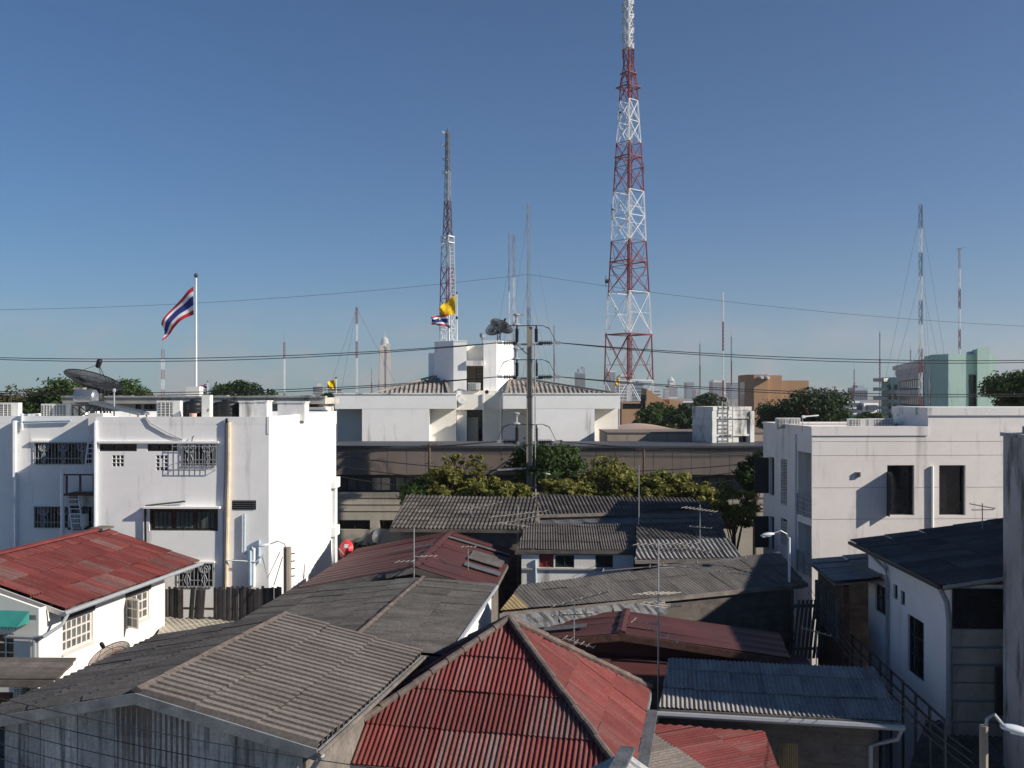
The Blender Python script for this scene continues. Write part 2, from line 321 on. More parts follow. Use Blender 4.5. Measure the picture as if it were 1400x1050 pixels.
def sheets(root, pts, mt, pitch=.24, amp=.03, n=4, L=1.2, lift=.03, prof='sin', alt=None, deck='roof', dmat=None, name='roof_sheet', swap=False, jit=.004, out=None, start=0., gap=.10, pick=None, sag=.035):
    pts = [Vector(p) for p in pts]; c = sum(pts, Vector())/len(pts); nr = Vector()
    for i in range(len(pts)): a, b = pts[i]-c, pts[(i+1) % len(pts)]-c; nr += a.cross(b)
    nr.normalize()
    if (nr.dot(Vector(out)) if out else nr.z) < 0: nr = -nr
    v = (Vector((0,0,1))-nr*nr.z).normalized(); u = v.cross(nr)
    if swap: u, v = v, -u
    uv = [((p-c).dot(u), (p-c).dot(v)) for p in pts]
    ar = sum(uv[i-1][0]*uv[i][1]-uv[i][0]*uv[i-1][1] for i in range(len(uv)))
    if ar < 0: uv = uv[::-1]
    u0, u1, v0, v1 = min(p[0] for p in uv), max(p[0] for p in uv), min(p[1] for p in uv), max(p[1] for p in uv)
    par = root
    if deck:
        d = MB(); q = [c+u*a*.985+v*b*.985-nr*(amp+gap) for a, b in uv]; d.ext(q, -nr*.05); par = part(deck, d, dmat or K['wood'], root)
    Wd = pitch*n; us = samples(prof, pitch, n); hs = [prof_h(prof, x, pitch, amp) for x in us]
    key = (pitch, amp, n, L, lift, prof, mt.name); k = 0
    rows = int(math.ceil((v1-v0-start)/L-1e-3))+(1 if start else 0); cols = int(math.ceil((u1-u0)/Wd-1e-3))
    for r in range(rows):
        for cidx in range(cols):
            a0, b0 = u0+cidx*Wd, v0+r*L-((L-start) if start else 0)
            cv = [(x-a0, y-b0) for x, y in uv]
            inside = all(((cv[(i+1)%len(cv)][0]-cv[i][0])*(y-cv[i][1])-(cv[(i+1)%len(cv)][1]-cv[i][1])*(x-cv[i][0])) > -1e-6 for i in range(len(cv)) for x, y in ((0,0),(Wd,0),(Wd,L),(0,L)))
            mm = mt
            if alt:
                x = random.random()
                for pr, m_ in alt:
                    if x < pr: mm = m_; break
                    x -= pr
            if pick: mm = pick(r, cidx) or mm
            if inside:
                kk = key+(mm.name,)
                if kk not in CACHE: CACHE[kk] = sheetmesh(us, hs, L, lift, None, mm, name, prof != 'step')
                me = CACHE[kk]
            else:
                me = sheetmesh(us, hs, L, lift, cv, mm, name, prof != 'step')
                if me is None: continue
            B = Matrix(((u.x,v.x,nr.x,0),(u.y,v.y,nr.y,0),(u.z,v.z,nr.z,0),(0,0,0,1)))
            B.translation = c+u*a0+v*(b0+random.uniform(-1,1)*.018)+nr*(random.uniform(0, jit)*2-sag*math.sin(math.pi*min(1,max(0,(a0-u0)/max(.1,u1-u0)))))
            B = B @ Matrix.Rotation(random.uniform(-1,1)*.008, 4, 'Y') @ Matrix.Rotation(random.uniform(-1,1)*.006, 4, 'X')
            link(name, me, par, B); k += 1
    return par
# ---------------------------------------------------------------- building helpers
def win(par, o, ax, nr, h, t=.16, cols=1, rows=1, fm=None, gm=None, fw=.06, grille=None, name='window', label=None, curtain=False):
    o, ax, nr = Vector(o), Vector(ax), Vector(nr); a0, a1, z0, z1 = h[:4]; fm = fm or K['dframe']; gm = gm or K['glass']
    q = lambda a, z, d=0: o+ax*a-nr*d+Vector((0,0,z))
    m = MB(); d = t*.55; hz = Vector((0,0,1))
    def bx(mb, aa, ab, za, zb, dd, th=.04): mb.obox(q((aa+ab)/2,(za+zb)/2,dd), ax*(ab-aa)/2, nr*th/2, hz*(zb-za)/2)
    bx(m, a0, a0+fw, z0, z1, d); bx(m, a1-fw, a1, z0, z1, d); bx(m, a0+fw, a1-fw, z0, z0+fw, d); bx(m, a0+fw, a1-fw, z1-fw, z1, d)
    for i in range(1, cols): x = a0+(a1-a0)*i/cols; bx(m, x-fw*.4, x+fw*.4, z0+fw, z1-fw, d, .035)
    for i in range(1, rows): z = z0+(z1-z0)*i/rows; bx(m, a0+fw, a1-fw, z-fw*.35, z+fw*.35, d, .03)
    w = part(name, m, fm, par, label=label)
    g = MB(); bx(g, a0+.01, a1-.01, z0+.01, z1-.01, t-.02, .03); part('pane', g, gm, w)
    if curtain:
        g = MB(); n = max(4, int((a1-a0)/.18))
        for i in range(n):
            if i % 5 == 0: continue
            x = a0+(a1-a0)*(i+.5)/n; bx(g, x-.07, x+.07, z0+.1, z1-.15, t-.055, .02)
        part('curtain', g, K['curtain'], w)
    if grille:
        g = MB(); off = -.05; n = max(3, int((a1-a0)/.15)); r = .014
        for i in range(n+1):
            x = a0+.02+(a1-a0-.04)*i/n; g.bar(q(x,z0,off), q(x,z1,off), r*1.6)
        for z in (z0+.02, z0+(z1-z0)*.28, z1-.02): g.bar(q(a0,z,off), q(a1,z,off), .03)
        if grille == 'ornate':
            k = max(1, int(round((a1-a0)/.75)))
            for i in range(k):
                cx = a0+(a1-a0)*(i+.5)/k; cz = z0+(z1-z0)*.52; hh = (z1-z0)
                for s in (-1, 1):
                    for rr in (.10, .17, .24):
                        g.tube([q(cx+s*rr*math.sin(t_)*1.0, cz+hh*.06+rr*1.25*(1-math.cos(t_))*.75+ (0.24-rr)*.3, off-.02) for t_ in [j*math.pi*.95/7 for j in range(8)]], .017, 4)
                    g.tube([q(cx+s*.03, z0+.1, off-.02), q(cx+s*.12, z0+.28, off-.02), q(cx+s*.04, cz, off-.02)], .017, 4)
                g.bar(q(cx,z0,off-.02), q(cx,z1-.1,off-.02), .03)
        part('grille', g, K['iron'], w)
    return w
def ledge(par, o, ax, nr, a0, a1, z0, z1, out, mt, name='ledge'):
    o, ax, nr = Vector(o), Vector(ax), Vector(nr); m = MB()
    m.obox(o+ax*(a0+a1)/2+nr*out/2+Vector((0,0,(z0+z1)/2)), ax*(a1-a0)/2, nr*out/2, (0,0,(z1-z0)/2)); return part(name, m, mt, par)
def pipe(par, pts, r, mt, name='pipe', w=False): return part(name, MB().tube(pts, r, 7), mt, par, smooth=False, w=w)
X, Yv, Z = Vector((1,0,0)), Vector((0,1,0)), Vector((0,0,1))
def gable(name, label, A, B, zr, wl, dl, wr, dr, rm, wallm, ov=.45, rw_=.2, group=None, z0=0, sh={}, shl=None, ridge=True, ovf=.45, fascia='fascia', cat='house'):
    A, B = Vector(A), Vector(B); d = (B-A); d.z = 0; Ln = d.length; ang = math.atan2(-d.x, d.y)
    t = T(name, label, cat, A.x, A.y, ang, group=group); o = t.o
    m = MB(); sl = dl/wl; sr = dr/wr
    poly = [(-wl+ov,ovf,z0),(wr-ov,ovf,z0),(wr-ov,ovf,zr-.16-sr*(wr-ov)),(0,ovf,zr-.16),(-wl+ov,ovf,zr-.16-sl*(wl-ov))]
    m.ext(poly, (0,Ln-2*ovf,0)); t.part('wall', m, wallm)
    sheets(o, [(0,0,zr),(wr,0,zr-dr),(wr,Ln,zr-dr),(0,Ln,zr)], rm, **sh)
    sheets(o, [(0,0,zr),(-wl,0,zr-dl),(-wl,Ln,zr-dl),(0,Ln,zr)], rm, **(shl or sh))
    if ridge:
        m = MB(); hh = .05; k = max(3, int(Ln/.45))
        for i in range(k):
            y0, y1 = Ln*i/k, Ln*(i+1)/k+.05; zz = zr+hh+random.uniform(0,.012); w_ = rw_*random.uniform(.85,1.15)
            m.face([(-w_,y0,zz-w_*sl),(0,y0,zz+.035),(0,y1,zz+.03),(-w_,y1,zz-w_*sl)]); m.face([(0,y0,zz+.035),(w_,y0,zz-w_*sr),(w_,y1,zz-w_*sr),(0,y1,zz+.03)])
            m.face([(-w_,y0,zz-w_*sl),(-w_,y0,zz-w_*sl-.05),(w_,y0,zz-w_*sr-.05),(w_,y0,zz-w_*sr),(0,y0,zz+.035)])
        t.part('ridge_cap', m, K['ridge'] if ridge is True else ridge)
    if fascia:
        for s, w_, dd in ((-1, wl, dl), (1, wr, dr)):
            m = MB(); m.ext([(0,-.03,zr-.02),(s*w_,-.03,zr-dd-.02),(s*w_,-.03,zr-dd-.24),(0,-.03,zr-.24)], (0,-.04,0)); t.part('fascia_board', m, K[fascia])
            m = MB(); m.box(min(s*w_,s*(w_-.04)), max(s*w_,s*(w_-.04)), .02, Ln, zr-dd-.22, zr-dd-.06); t.part('eave_board', m, K[fascia])
    return t, Ln
def rot2(v, ang): return Vector((v[0]*math.cos(ang)-v[1]*math.sin(ang), v[0]*math.sin(ang)+v[1]*math.cos(ang)))

# ---------------------------------------------------------------- ground
g = MB(); g.face([(-9000,-600,0),(9000,-600,0),(9000,14000,0),(-9000,14000,0)]); struct('ground', g, K['ground'])
g = MB(); g.face([(10.2,4,.02),(12.2,4,.02),(14.2,41,.02),(11.6,41,.02)]); struct('lane', g, K['lane'])
g = MB(); g.face([(-45,55.6,.02),(60,55.6,.02),(60,59.3,.02),(-45,59.3,.02)]); struct('road', g, K['lane'])

# ================================================================ LEFT WHITE BUILDING
A = P(365, 540, 40); t = T('white_building', 'white three-storey flat-roofed building with ornate window grilles and rooftop water tanks', 'building', A.x, A.y, -.02); LB = t
uL = t.fp(-70, 570)[0]; u1 = t.fp(131, 570)[0]; zt = t.fp(300, 570)[1]; RC = 1.5; DP = min(14.2, t.sp(457.5,600,0)[0])
fpz = [(uL,RC),(u1,RC),(u1,0),(0,0),(0,DP),(uL,DP)]
def hl(x0, y0, x1, y1, v, us): a, b, c, d = t.rect(x0, y0, x1, y1, v); return (a-us, b-us, c, d)
hA = [hl(48,605,127,635,RC,uL), hl(47,692,127,722,RC,uL)]
vents = [hl(135.5,607,187,617,0,u1), hl(201,607,244,617,0,u1)]
orn = [hl(248.5,607,297,637,0,u1), hl(245,770,292,802,0,u1)]; big = hl(204,695.5,298,726,0,u1); lou = hl(317,684,350,697,0,u1)
blocks = []
for (x0,y0,x1,y1,nc,nr_) in ((153,622,169.5,638,3,3),(213,622,229.5,643.5,3,4)):
    for i in range(nc):
        for j in range(nr_):
            if nr_ == 4 and i == 1 and j in (1,2): continue
            w_, h_ = (x1-x0)/nc, (y1-y0)/nr_; blocks.append(hl(x0+i*w_+.4, y0+j*h_+.4, x0+(i+1)*w_-.4, y0+(j+1)*h_-.4, 0, u1))
m = MB(); m.body(fpz, 0, zt-.3, {0: hA, 2: vents+orn+[big,lou]+blocks}, t=.18); m.ring(fpz, zt-.3, zt, .2, .004); t.part('wall', m, K['white'])
oA, oB = (uL,RC,0), (u1,0,0); nF = -Yv
for h in hA: win(t.o, oA, X, nF, h, .18, 3, 1, grille='ornate')
for h in vents: win(t.o, oB, X, nF, h, .18, 3, 1, gm=K['glass'], name='vent_window')
for h in orn: win(t.o, oB, X, nF, h, .18, 2, 1, grille='ornate')
win(t.o, oB, X, nF, big, .18, 4, 1, gm=K['glassg'], curtain=True)
w_ = win(t.o, oB, X, nF, lou, .18, 2, 1, name='louvre_window')
m = MB()
for k in range(5): z = lou[2]+(lou[3]-lou[2])*(k+.5)/5; m.obox((u1+(lou[0]+lou[1])/2, .03, z), ((lou[1]-lou[0])/2-.05,0,0), (0,.05,.02), (0,.004,.012))
part('louvre_blade', m, K['steeld'], w_)
for h in blocks: win(t.o, oB, X, nF, h, .18, 1, 1, fm=K['skirt'], fw=.02, name='glass_block')
h = orn[0]; m = MB()
for k in range(9): x = u1+h[0]-.35+(h[1]-h[0]+.3)*k/8; m.bar((x,-.14,h[2]-.15), (x,-.14,h[3]), .014)
for z in (h[2]-.15, h[2]+.1, h[3]-.1): m.bar((u1+h[0]-.35,-.14,z), (u1+h[1]-.05,-.14,z), .022); m.bar((u1+h[0]-.35,-.14,z),(u1+h[0]-.35,0,z),.02); m.bar((u1+h[1]-.05,-.14,z),(u1+h[1]-.05,0,z),.02)
t.part('window_cage', m, K['iron'])
q = lambda px, py, v=0: t.fp(px, py, v)
def lb_ledge(x0, x1, y0, y1, out, v=0): a, zt_ = t.fp(x0,y0,v); b, zb = t.fp(x1,y1,v); m = MB(); m.box(a, b, v-out, v+.02, zb, zt_); return t.part('ledge', m, K['white2'])
lb_ledge(44,127,602,604.5,.14,RC); lb_ledge(133,300,603,606,.12); lb_ledge(45,127,689.5,692,.14,RC); lb_ledge(199,303,691.5,694.5,.3); lb_ledge(243,294,767,769.5,.12)
def lb_pipe(pts, r, mt, v=-.09): 
    return pipe(t.o, [(q(x,y,(p[2] if len(p)>2 else v))[0], p[2] if len(p)>2 else v, q(x,y,(p[2] if len(p)>2 else v))[1]) for p in pts for x, y in [p[:2]]], r, mt)
lb_pipe([(313,577),(313,640),(311.5,690),(310.5,740),(309,830)], .075, K['tpipe']); lb_pipe([(308,575),(307.5,640),(305.5,700),(305,820)], .028, K['iron'], -.05)
lb_pipe([(310,572),(310,577.5),(313,577.5)], .06, K['black'], -.09)
lb_pipe([(20,575),(20,760)], .11, K['pipe'], RC-.15); lb_pipe([(19,577),(97,575)], .05, K['bpipe'], RC-.1); lb_pipe([(30,565),(30,588)], .06, K['pipe'], RC-.1)
lb_pipe([(130.5,575),(130.5,735)], .07, K['pipe'], -.08); lb_pipe([(198.5,692),(199,745)], .05, K['black']); lb_pipe([(199,691.5),(253,685.5)], .04, K['steeld'])
lb_pipe([(197,570),(205,582),(228,595),(249,602)], .022, K['iron'], -.04); lb_pipe([(199,570),(207,579),(230,592),(249,601)], .02, K['iron'], -.05)
lb_pipe([(334.5,702),(334,757),(340,757)], .05, K['bpipe']); lb_pipe([(342,800),(342,752),(346,750)], .1, K['bpipe'], -.15); lb_pipe([(346.5,802),(347,749)], .08, K['pipe'], -.12)
lb_pipe([(354,770),(354,738)], .07, K['bpipe'], -.1); lb_pipe([(310,766),(350,768),(362,757)], .03, K['pipe'], -.2); lb_pipe([(262,605),(263,598),(265,596)], .02, K['black'])
# service platform, ladders and condensers in the recess
y0 = RC-.9; m = MB(); a, zf = q(88,675,y0); b, _ = q(127,675,y0); zr_ = q(100,649,y0)[1]; xp, _ = q(85.5,650,y0)
m.box(xp-.06, xp+.06, y0-.06, y0+.06, 0, q(85,641,y0)[1]); t.part('post', m, K['pipe'])
m = MB(); m.box(a, b, y0-.05, RC-.01, zf-.08, zf); t.part('platform', m, K['rust'])
m = MB()
for k in range(3): x = a+(b-a)*k/2.1+.1; m.bar((x,y0,zf),(x,y0,zr_),.07)
m.bar((xp,y0,zr_),(b,y0,zr_),.06); t.part('railing', m, K['rust'])
for pts in (((92,676),(100,735),(107,676),(115,735)), ((123,585),(115,648),(129,585),(127,648))):
    m = MB(); c_ = [Vector((q(x,y,y0+.1)[0], y0+.1, q(x,y,y0+.1)[1])) for x, y in pts]
    m.bar(c_[0],c_[1],.05); m.bar(c_[2],c_[3],.05)
    for k in range(1, 9): m.bar(c_[0].lerp(c_[1],k/9), c_[2].lerp(c_[3],k/9), .035)
    t.part('ladder', m, K['pipe'])
def fan_disc(mb, c, r, n=14): mb.lathe(c, [(.0,0),(r*.25,.0),(r,.02)], n, M=Matrix.Rotation(math.pi/2, 3, 'X'))
def condenser(name, label, x, y, z, ang, w=.85, h=.58, d=.32, group='air-conditioner condensers on the roofs', fans=1):
    c = T(name, label, 'air conditioner', x, y, ang, z, group)
    m = MB(); m.box(-w/2, w/2, 0, d, .06, h); m.box(-w/2+.05, -w/2+.15, .03, d-.03, 0, .06); m.box(w/2-.15, w/2-.05, .03, d-.03, 0, .06); c.part('casing', m, K['ac'])
    for k in range(fans):
        fx = (-w*.12 if fans == 1 else -w/4+k*w/2); r = min(h*.4, w*.3)
        m = MB(); m.obox((fx,-.012,h*.53), (r*1.05,0,0), (0,.01,0), (0,0,h*.4)); p_ = c.part('fan_guard', m, K['acg'])
        m = MB()
        for i in range(7): m.bar((fx-r,-.03,h*.53-h*.36+i*h*.12),(fx+r,-.03,h*.53-h*.36+i*h*.12),.018)
        for i in range(3): m.bar((fx-r*.6+i*r*.6,-.034,h*.15),(fx-r*.6+i*r*.6,-.034,h*.92),.02)
        part('grille_bar', m, K['ac'], p_)
    return c
wl_ = t.M @ Vector((q(108,690,RC)[0], RC-.42, q(108,685,RC)[1]-.1))
condenser('air_conditioner', 'condenser hung on the wall below the rusty railed platform', wl_.x, wl_.y, wl_.z-.12, -.05, w=.75, h=.6)
m = MB(); aa = t.wp(wl_); m.box(aa.x-.4, aa.x+.4, aa.y, RC, aa.z-.2, aa.z-.13); t.part('bracket', m, K['steeld'])
wl_ = t.M @ Vector((q(111,712,RC)[0], RC-.42, q(111,720,RC)[1]))
condenser('air_conditioner', 'condenser hung on the wall beside the lower ladder', wl_.x, wl_.y, wl_.z, -.05, w=.75, h=.6)
m = MB(); aa = t.wp(wl_); m.box(aa.x-.4, aa.x+.4, aa.y, RC, aa.z-.08, aa.z-.01); t.part('bracket', m, K['steeld'])
# side face: proud parapet band, bay and columns
sv, _ = t.sp(446,700,0); ev, _ = t.sp(457,700,0)
m = MB(); m.box(0, .10, -.02, DP+.05, zt-.72, zt+.012); t.part('cornice_band', m, K['white2'])
zb = t.sp(450,661,0)[1]; m = MB(); m.box(.0, .08, 0, DP, zb, zt-.722); t.part('side_wall', m, K['white2'])
m = MB(); m.box(.0, .3, DP-1.2, DP+.08, zb-.3, zb+.25); t.part('bay_corbel', m, K['white2'])
m = MB(); m.box(.002, .076, 0, DP-1.3, 0, zb-.002); t.part('side_wall', m, K['white2'])
zb2 = t.sp(450,722,0)[1]; zb3 = t.sp(450,735,0)[1]
m = MB(); m.box(.0, .28, DP-1.2, DP+.06, zb3, zb2); t.part('bay_corbel', m, K['white2'])
for a_, b_ in ((zb2, zb-.3), (0, zb3)): pipe(t.o, [(.13, DP-.5, a_),(.13, DP-.5, b_)], .13, K['pipe'])
# on the roof
ZR = zt-.3
def lbw(px, v): u_, _ = t.fp(px, 560, v); return t.M @ Vector((u_, v, ZR))
for px, v, w_, h_, lb in ((9,1.9+RC,1.1,.75,'condenser on the white roof, alone nearest the round grey pipe bend'),(67,1.6+RC,.75,.7,'condenser at the roof edge, left twin beside the steel tank stand'),(85,1.6+RC,.8,.7,'condenser with barred front beside the steel tank stand'),(230,2.2,1.05,.85,'condenser on the white roof between solar panel and black tank')):
    p_ = lbw(px, v); condenser('air_conditioner', lb, p_.x, p_.y, p_.z, -.05, w=w_, h=h_+.12)
def tankobj(label, px, v, r, h, ribs=True):
    p_ = lbw(px, v); m = MB(); pr = [(r,0)]
    for k in range(5): z = h*.85*k/5; pr += [(r,z+.02),(r*1.025,z+.06),(r,z+.1)]
    pr += [(r,h*.85),(r*.8,h*.93),(r*.3,h*.97),(0.002,h*.98)]
    c = T('water_tank', label, 'water tank', p_.x, p_.y, 0, p_.z); c.part('body', MB().lathe((0,0,0), pr, 20), K['black'], smooth=True)
    c.part('lid', MB().lathe((0,0,h*.955), [(r*.34,0),(r*.34,.07),(r*.1,.1),(0.002,.1)], 14), K['black']); return c
tankobj('black plastic water tank left of the white upright box', 265, 3.0, .47, 1.0); tankobj('wide black plastic water tank right of the white upright box', 310, 2.6, .62, .98)
p_ = lbw(264, 1.4); solo('bucket', 'small pink bucket on the white roof before the black tank', 'bucket', MB().lathe(p_, [(.13,0),(.16,.42),(.14,.42),(.12,.05)], 12), K['pink'])
p_ = lbw(281.5, 1.6); c = T('cabinet', 'upright white box standing between the two black tanks', 'cabinet', p_.x, p_.y, -.05, p_.z); c.part('body', MB().box(-.2,.2,0,.3,0,1.22), K['ac']); c.part('door', MB().box(-.17,.17,-.02,-.001,.06,1.16), K['ac']); c.part('handle', MB().box(.1,.13,-.04,-.021,.5,.62), K['dframe'])
for px, w_, h_, v, lb in ((338,.72,.9,2.0,'low white roof hatch box beside the wide black tank'),(357,.5,.92,2.0,'narrow white roof hatch box at the roof corner'),(398,1.3,.85,5.2,'long white roof hatch box near the back of the white roof')):
    p_ = lbw(px, v); c = T('roof_hatch', lb, 'roof hatch', p_.x, p_.y, -.05, p_.z); c.part('body', MB().box(-w_/2,w_/2,0,.8,0,h_), K['parapet']); c.part('lid', MB().box(-w_/2-.04,w_/2+.04,-.04,.84,h_+.002,h_+.06), K['parapet'])
# steel tank stand with horizontal tank, tall drum and collector
p_ = lbw(114, RC+1.2); c = T('solar_water_heater', 'steel horizontal water tank with sloping solar collector on the white roof', 'water heater', p_.x, p_.y, -.05, p_.z)
m = MB()
for x in (-.5, .5, .95):
    for y in (0, .6): m.bar((x,y,0),(x,y,.75),.06)
for y in (0, .6): m.bar((-.5,y,.75),(.95,y,.75),.06); m.bar((-.5,y,0),(.5,y,.75),.05); m.bar((.5,y,.05),(-.5,y,.7),.04)
c.part('stand', m, K['steeld'])
Mx = Matrix.Rotation(math.pi/2, 3, 'Y')
c.part('tank', MB().lathe((-.55,.3,1.12), [(.002,0),(.2,.02),(.34,.08),(.36,.14),(.36,.9),(.34,.96),(.2,1.03),(.002,1.05)], 18, M=Mx), K['stain'], smooth=True)
m = MB(); m.obox((1.55,.25,.62), (1.15,0,-.26), (0,.55,0), (.012,0,.05)); pn = c.part('collector', m, K['solar'])
m = MB()
for k in range(9): m.bar((.42,-.25+k*.125,.94),(2.68,-.25+k*.125,.43),.02)
part('collector_tube', m, K['stain'], pn); m = MB(); m.bar((2.6,-.2,0),(2.6,-.2,.38),.05); m.bar((2.6,.7,0),(2.6,.7,.38),.05); m.bar((1.2,-.2,0),(1.2,-.2,.65),.05); c.part('collector_leg', m, K['steeld'])
p_ = lbw(135, RC+2.6); c2 = T('drum_tank', 'tall dark drum raised behind the steel tank on the white roof', 'water tank', p_.x, p_.y, 0, p_.z); c2.part('body', MB().lathe((0,0,.75), [(.24,0),(.25,.3),(.24,.35),(.25,.8),(.22,.84),(.002,.85)], 14), K['black'], smooth=True)
m = MB(); [m.bar((x,y,0),(x,y,.75),.05) for x in (-.2,.2) for y in (-.2,.2)]; m.box(-.26,.26,-.26,.26,.7,.75); c2.part('stand', m, K['steeld'])
# mast with knob beside it
p_ = lbw(156, RC+1.0); solo('vent_pipe', 'thin grey pole with a cup top beside the solar collector', 'pole', MB().tube([p_, p_+Vector((0,0,1.35))], .035).lathe(p_+Vector((0,0,1.35)), [(.07,0),(.09,.1),(.06,.16)], 8), K['iron'])
def dish(name, label, base, r, axis, depth, mt, polemt, hpole, feed=True, ribs=12, rings=4, group=None, solid=False, thick=.03, feedmt=None):
    axis = Vector(axis).normalized(); c = T(name, label, 'satellite dish', base[0], base[1], 0, base[2], group)
    R_ = axis.to_track_quat('Z','Y').to_matrix(); ctr = Vector((0,0,hpole))
    c.part('mast', MB().tube([(0,0,0), ctr-axis*.12], max(.02, r*.05), 8), polemt)
    f_ = lambda a: depth*(a/r)**2
    if solid:
        m = MB(); pr = [(max(.002, r*k/8), f_(r*k/8)) for k in range(9)]; m.lathe(ctr, pr, 26, M=R_); pr2 = [(a, z-thick) for a, z in pr]; m.lathe(ctr, pr2[::-1], 26, M=R_); c.part('reflector', m, mt, smooth=True)
    else:
        m = MB(); N = 24
        for i in range(ribs):
            a = 2*math.pi*i/ribs; m.tube([ctr+R_ @ Vector((x*math.cos(a), x*math.sin(a), f_(x))) for x in [r*k/5 for k in range(6)]], r*.012, 4)
        for k in range(1, rings+1):
            x = r*k/rings; m.tube([ctr+R_ @ Vector((x*math.cos(2*math.pi*i/N), x*math.sin(2*math.pi*i/N), f_(x))) for i in range(N+1)], r*(.02 if k == rings else .01), 4)
        fr_ = c.part('rim_and_ribs', m, mt)
        m = MB(); n2 = 96                                            # wire mesh: real thin strands
        for i in range(n2):
            a = 2*math.pi*i/n2; m.tube([ctr+R_ @ Vector((x*math.cos(a), x*math.sin(a), f_(x))) for x in (r*.3, r*.65, r)], r*.010, 3)
        for k in range(1, 30):
            x = r*k/30; m.tube([ctr+R_ @ Vector((x*math.cos(2*math.pi*i/N), x*math.sin(2*math.pi*i/N), f_(x))) for i in range(N+1)], r*.009, 3)
        part('mesh', m, mt, fr_)
    if feed:
        fp_ = ctr+axis*r*.85; m = MB()
        for i in range(3):
            a = 2*math.pi*i/3+.5; m.bar(ctr+R_ @ Vector((r*.9*math.cos(a), r*.9*math.sin(a), f_(r*.9))), fp_, max(.012,r*.018))
        c.part('strut', m, mt); m = MB(); m.lathe(fp_-axis*r*.12, [(r*.06,0),(r*.09,.05*r),(r*.1,r*.25),(r*.07,r*.32)], 10, M=R_); c.part('feed_horn', m, feedmt or K['black'])
    return c
p_ = lbw(125, RC+3.2); dish('mesh_dish', 'big black mesh satellite dish tipped skyward on the left white roof', (p_.x,p_.y,p_.z), 1.32, (.33,-.12,.86), .36, K['mesh'], K['steeld'], 1.62)
p_ = lbw(107, RC+4.5); solo('chimney_block', 'small brick stack seen behind the steel tank', 'stack', MB().box(p_.x-.2,p_.x+.2,p_.y,p_.y+.3,p_.z,p_.z+1.5).box(p_.x-.24,p_.x+.24,p_.y-.04,p_.y+.34,p_.z+1.502,p_.z+1.58), K['oldcream'])
# boxed corner shelf under the tank
m = MB(); a, z1_ = q(103,566,-.4); b, z0_ = q(124,588,-.4); m.box(a, b, RC-.75, RC-.001, z0_, z1_); t.part('concrete_box', m, K['parapet'])

# ================================================================ OLD BUILDING BEHIND
A = P(440, 540, 62); t = T('old_building', 'old flat building with stained cream parapet behind the white roof', 'building', A.x, A.y, -.12)
uL = t.fp(92, 540)[0]; zt = t.fp(300, 541)[1]
m = MB(); wns = []
for px in (185,197,204,420,427): a, _ = t.fp(px,555,.5); wns.append((a-uL, a-uL+.42, t.fp(px,559,.5)[1], t.fp(px,553,.5)[1]))
m.body([(uL,.5),(0,.5),(0,2.6),(uL,2.6)], 0, zt-.35, {0: wns}); t.part('wall', m, K['oldcream'])
for h in wns: win(t.o, (uL,.5,0), X, -Yv, h, .18)
m = MB(); m.box(uL-.2, .3, -.25, 2.8, t.fp(300,552)[1], zt-.12); t.part('parapet', m, K['oldcream'])
m = MB(); k = 22
for i in range(k): a = uL-.25+(.6-uL)*i/k; m.box(a, a+(.6-uL)/k-.02, -.32, .1, zt-.118, zt+random.uniform(-.02,.03))
t.part('coping_stone', m, K['oldcream'])
m = MB(); m.box(-.6,.25,-.6,1.2,0,zt-.9); t.part('stair_block', m, K['parapet']); m = MB(); m.box(-.7,.5,-.75,.4,zt-.9,zt-.75); t.part('stair_canopy', m, K['parapet'])
p_ = t.M @ Vector((-4, 1.5, zt)); solo('antenna_box', 'small white box on the old stained parapet', 'box', MB().box(P(240,541,61).x, P(240,541,61).x+.9, 62.9, 63.7, 12.6, 13.55), K['ac'])

# ================================================================ FLAGPOLES AND FLAGS
def pole(name, label, base, h, r, cat='flagpole', knob=True):
    c = T(name, label, cat, base[0], base[1], 0, base[2]); c.part('shaft', MB().tube([(0,0,0),(0,0,h*.5),(0,0,h)], [r,r*.85,r*.55], 8), K['pipe'])
    if knob: c.part('finial', MB().lathe((0,0,h), [(.02,0),(r*1.4,r),(r*1.4,r*2),(.005,r*3.2)], 8), K['steeld'])
    c.part('collar', MB().lathe((0,0,h*.47), [(r,0),(r*1.6,.05),(r*1.6,.2),(r,.25)], 8), K['steeld']); return c
def flag(name, label, top, hoist, length, drop, mats, rows, wind=(-1,0), amp=.12, nx=26, cat='flag'):
    # cloth hanging downwind: the fly end sags; rows of cloth strips carry the stripe colours
    ny = len(rows); m = MB(); wd = Vector((wind[0],wind[1],0)).normalized(); sd_ = Vector((-wd.y, wd.x, 0))
    edges = [0]
    for r_, _ in rows: edges.append(edges[-1]+r_)
    edges = [e/edges[-1] for e in edges]; sub = []
    for k in range(ny):
        for j in range(3): sub.append((edges[k]+(edges[k+1]-edges[k])*j/3, edges[k]+(edges[k+1]-edges[k])*(j+1)/3, rows[k][1]))
    def pt(s, e):
        z = -drop*s**1.25-e*hoist*(1-.42*s); ph = 6.5*s+2.2*e
        return Vector(top)+wd*(length*s*(1-.06*math.sin(ph)))+sd_*(amp*(.2+s)*math.sin(ph*1.35+e*1.5)+.05*math.sin(17*s+3*e)*s)+Vector((0,0,z+.05*math.sin(ph*2)*s))
    for a, b, mi in sub:
        for i in range(nx): m.face([pt(i/nx,a), pt(i/nx,b), pt((i+1)/nx,b), pt((i+1)/nx,a)], mi)
    o = solo(name, label, cat, m, mats, smooth=False); so_ = o.modifiers.new('s','SOLIDIFY'); so_.thickness = .012; return o
TH = [K['fr'],K['fw'],K['fb']]; thai = [(1,0),(1,1),(2,2),(1,1),(1,0)]
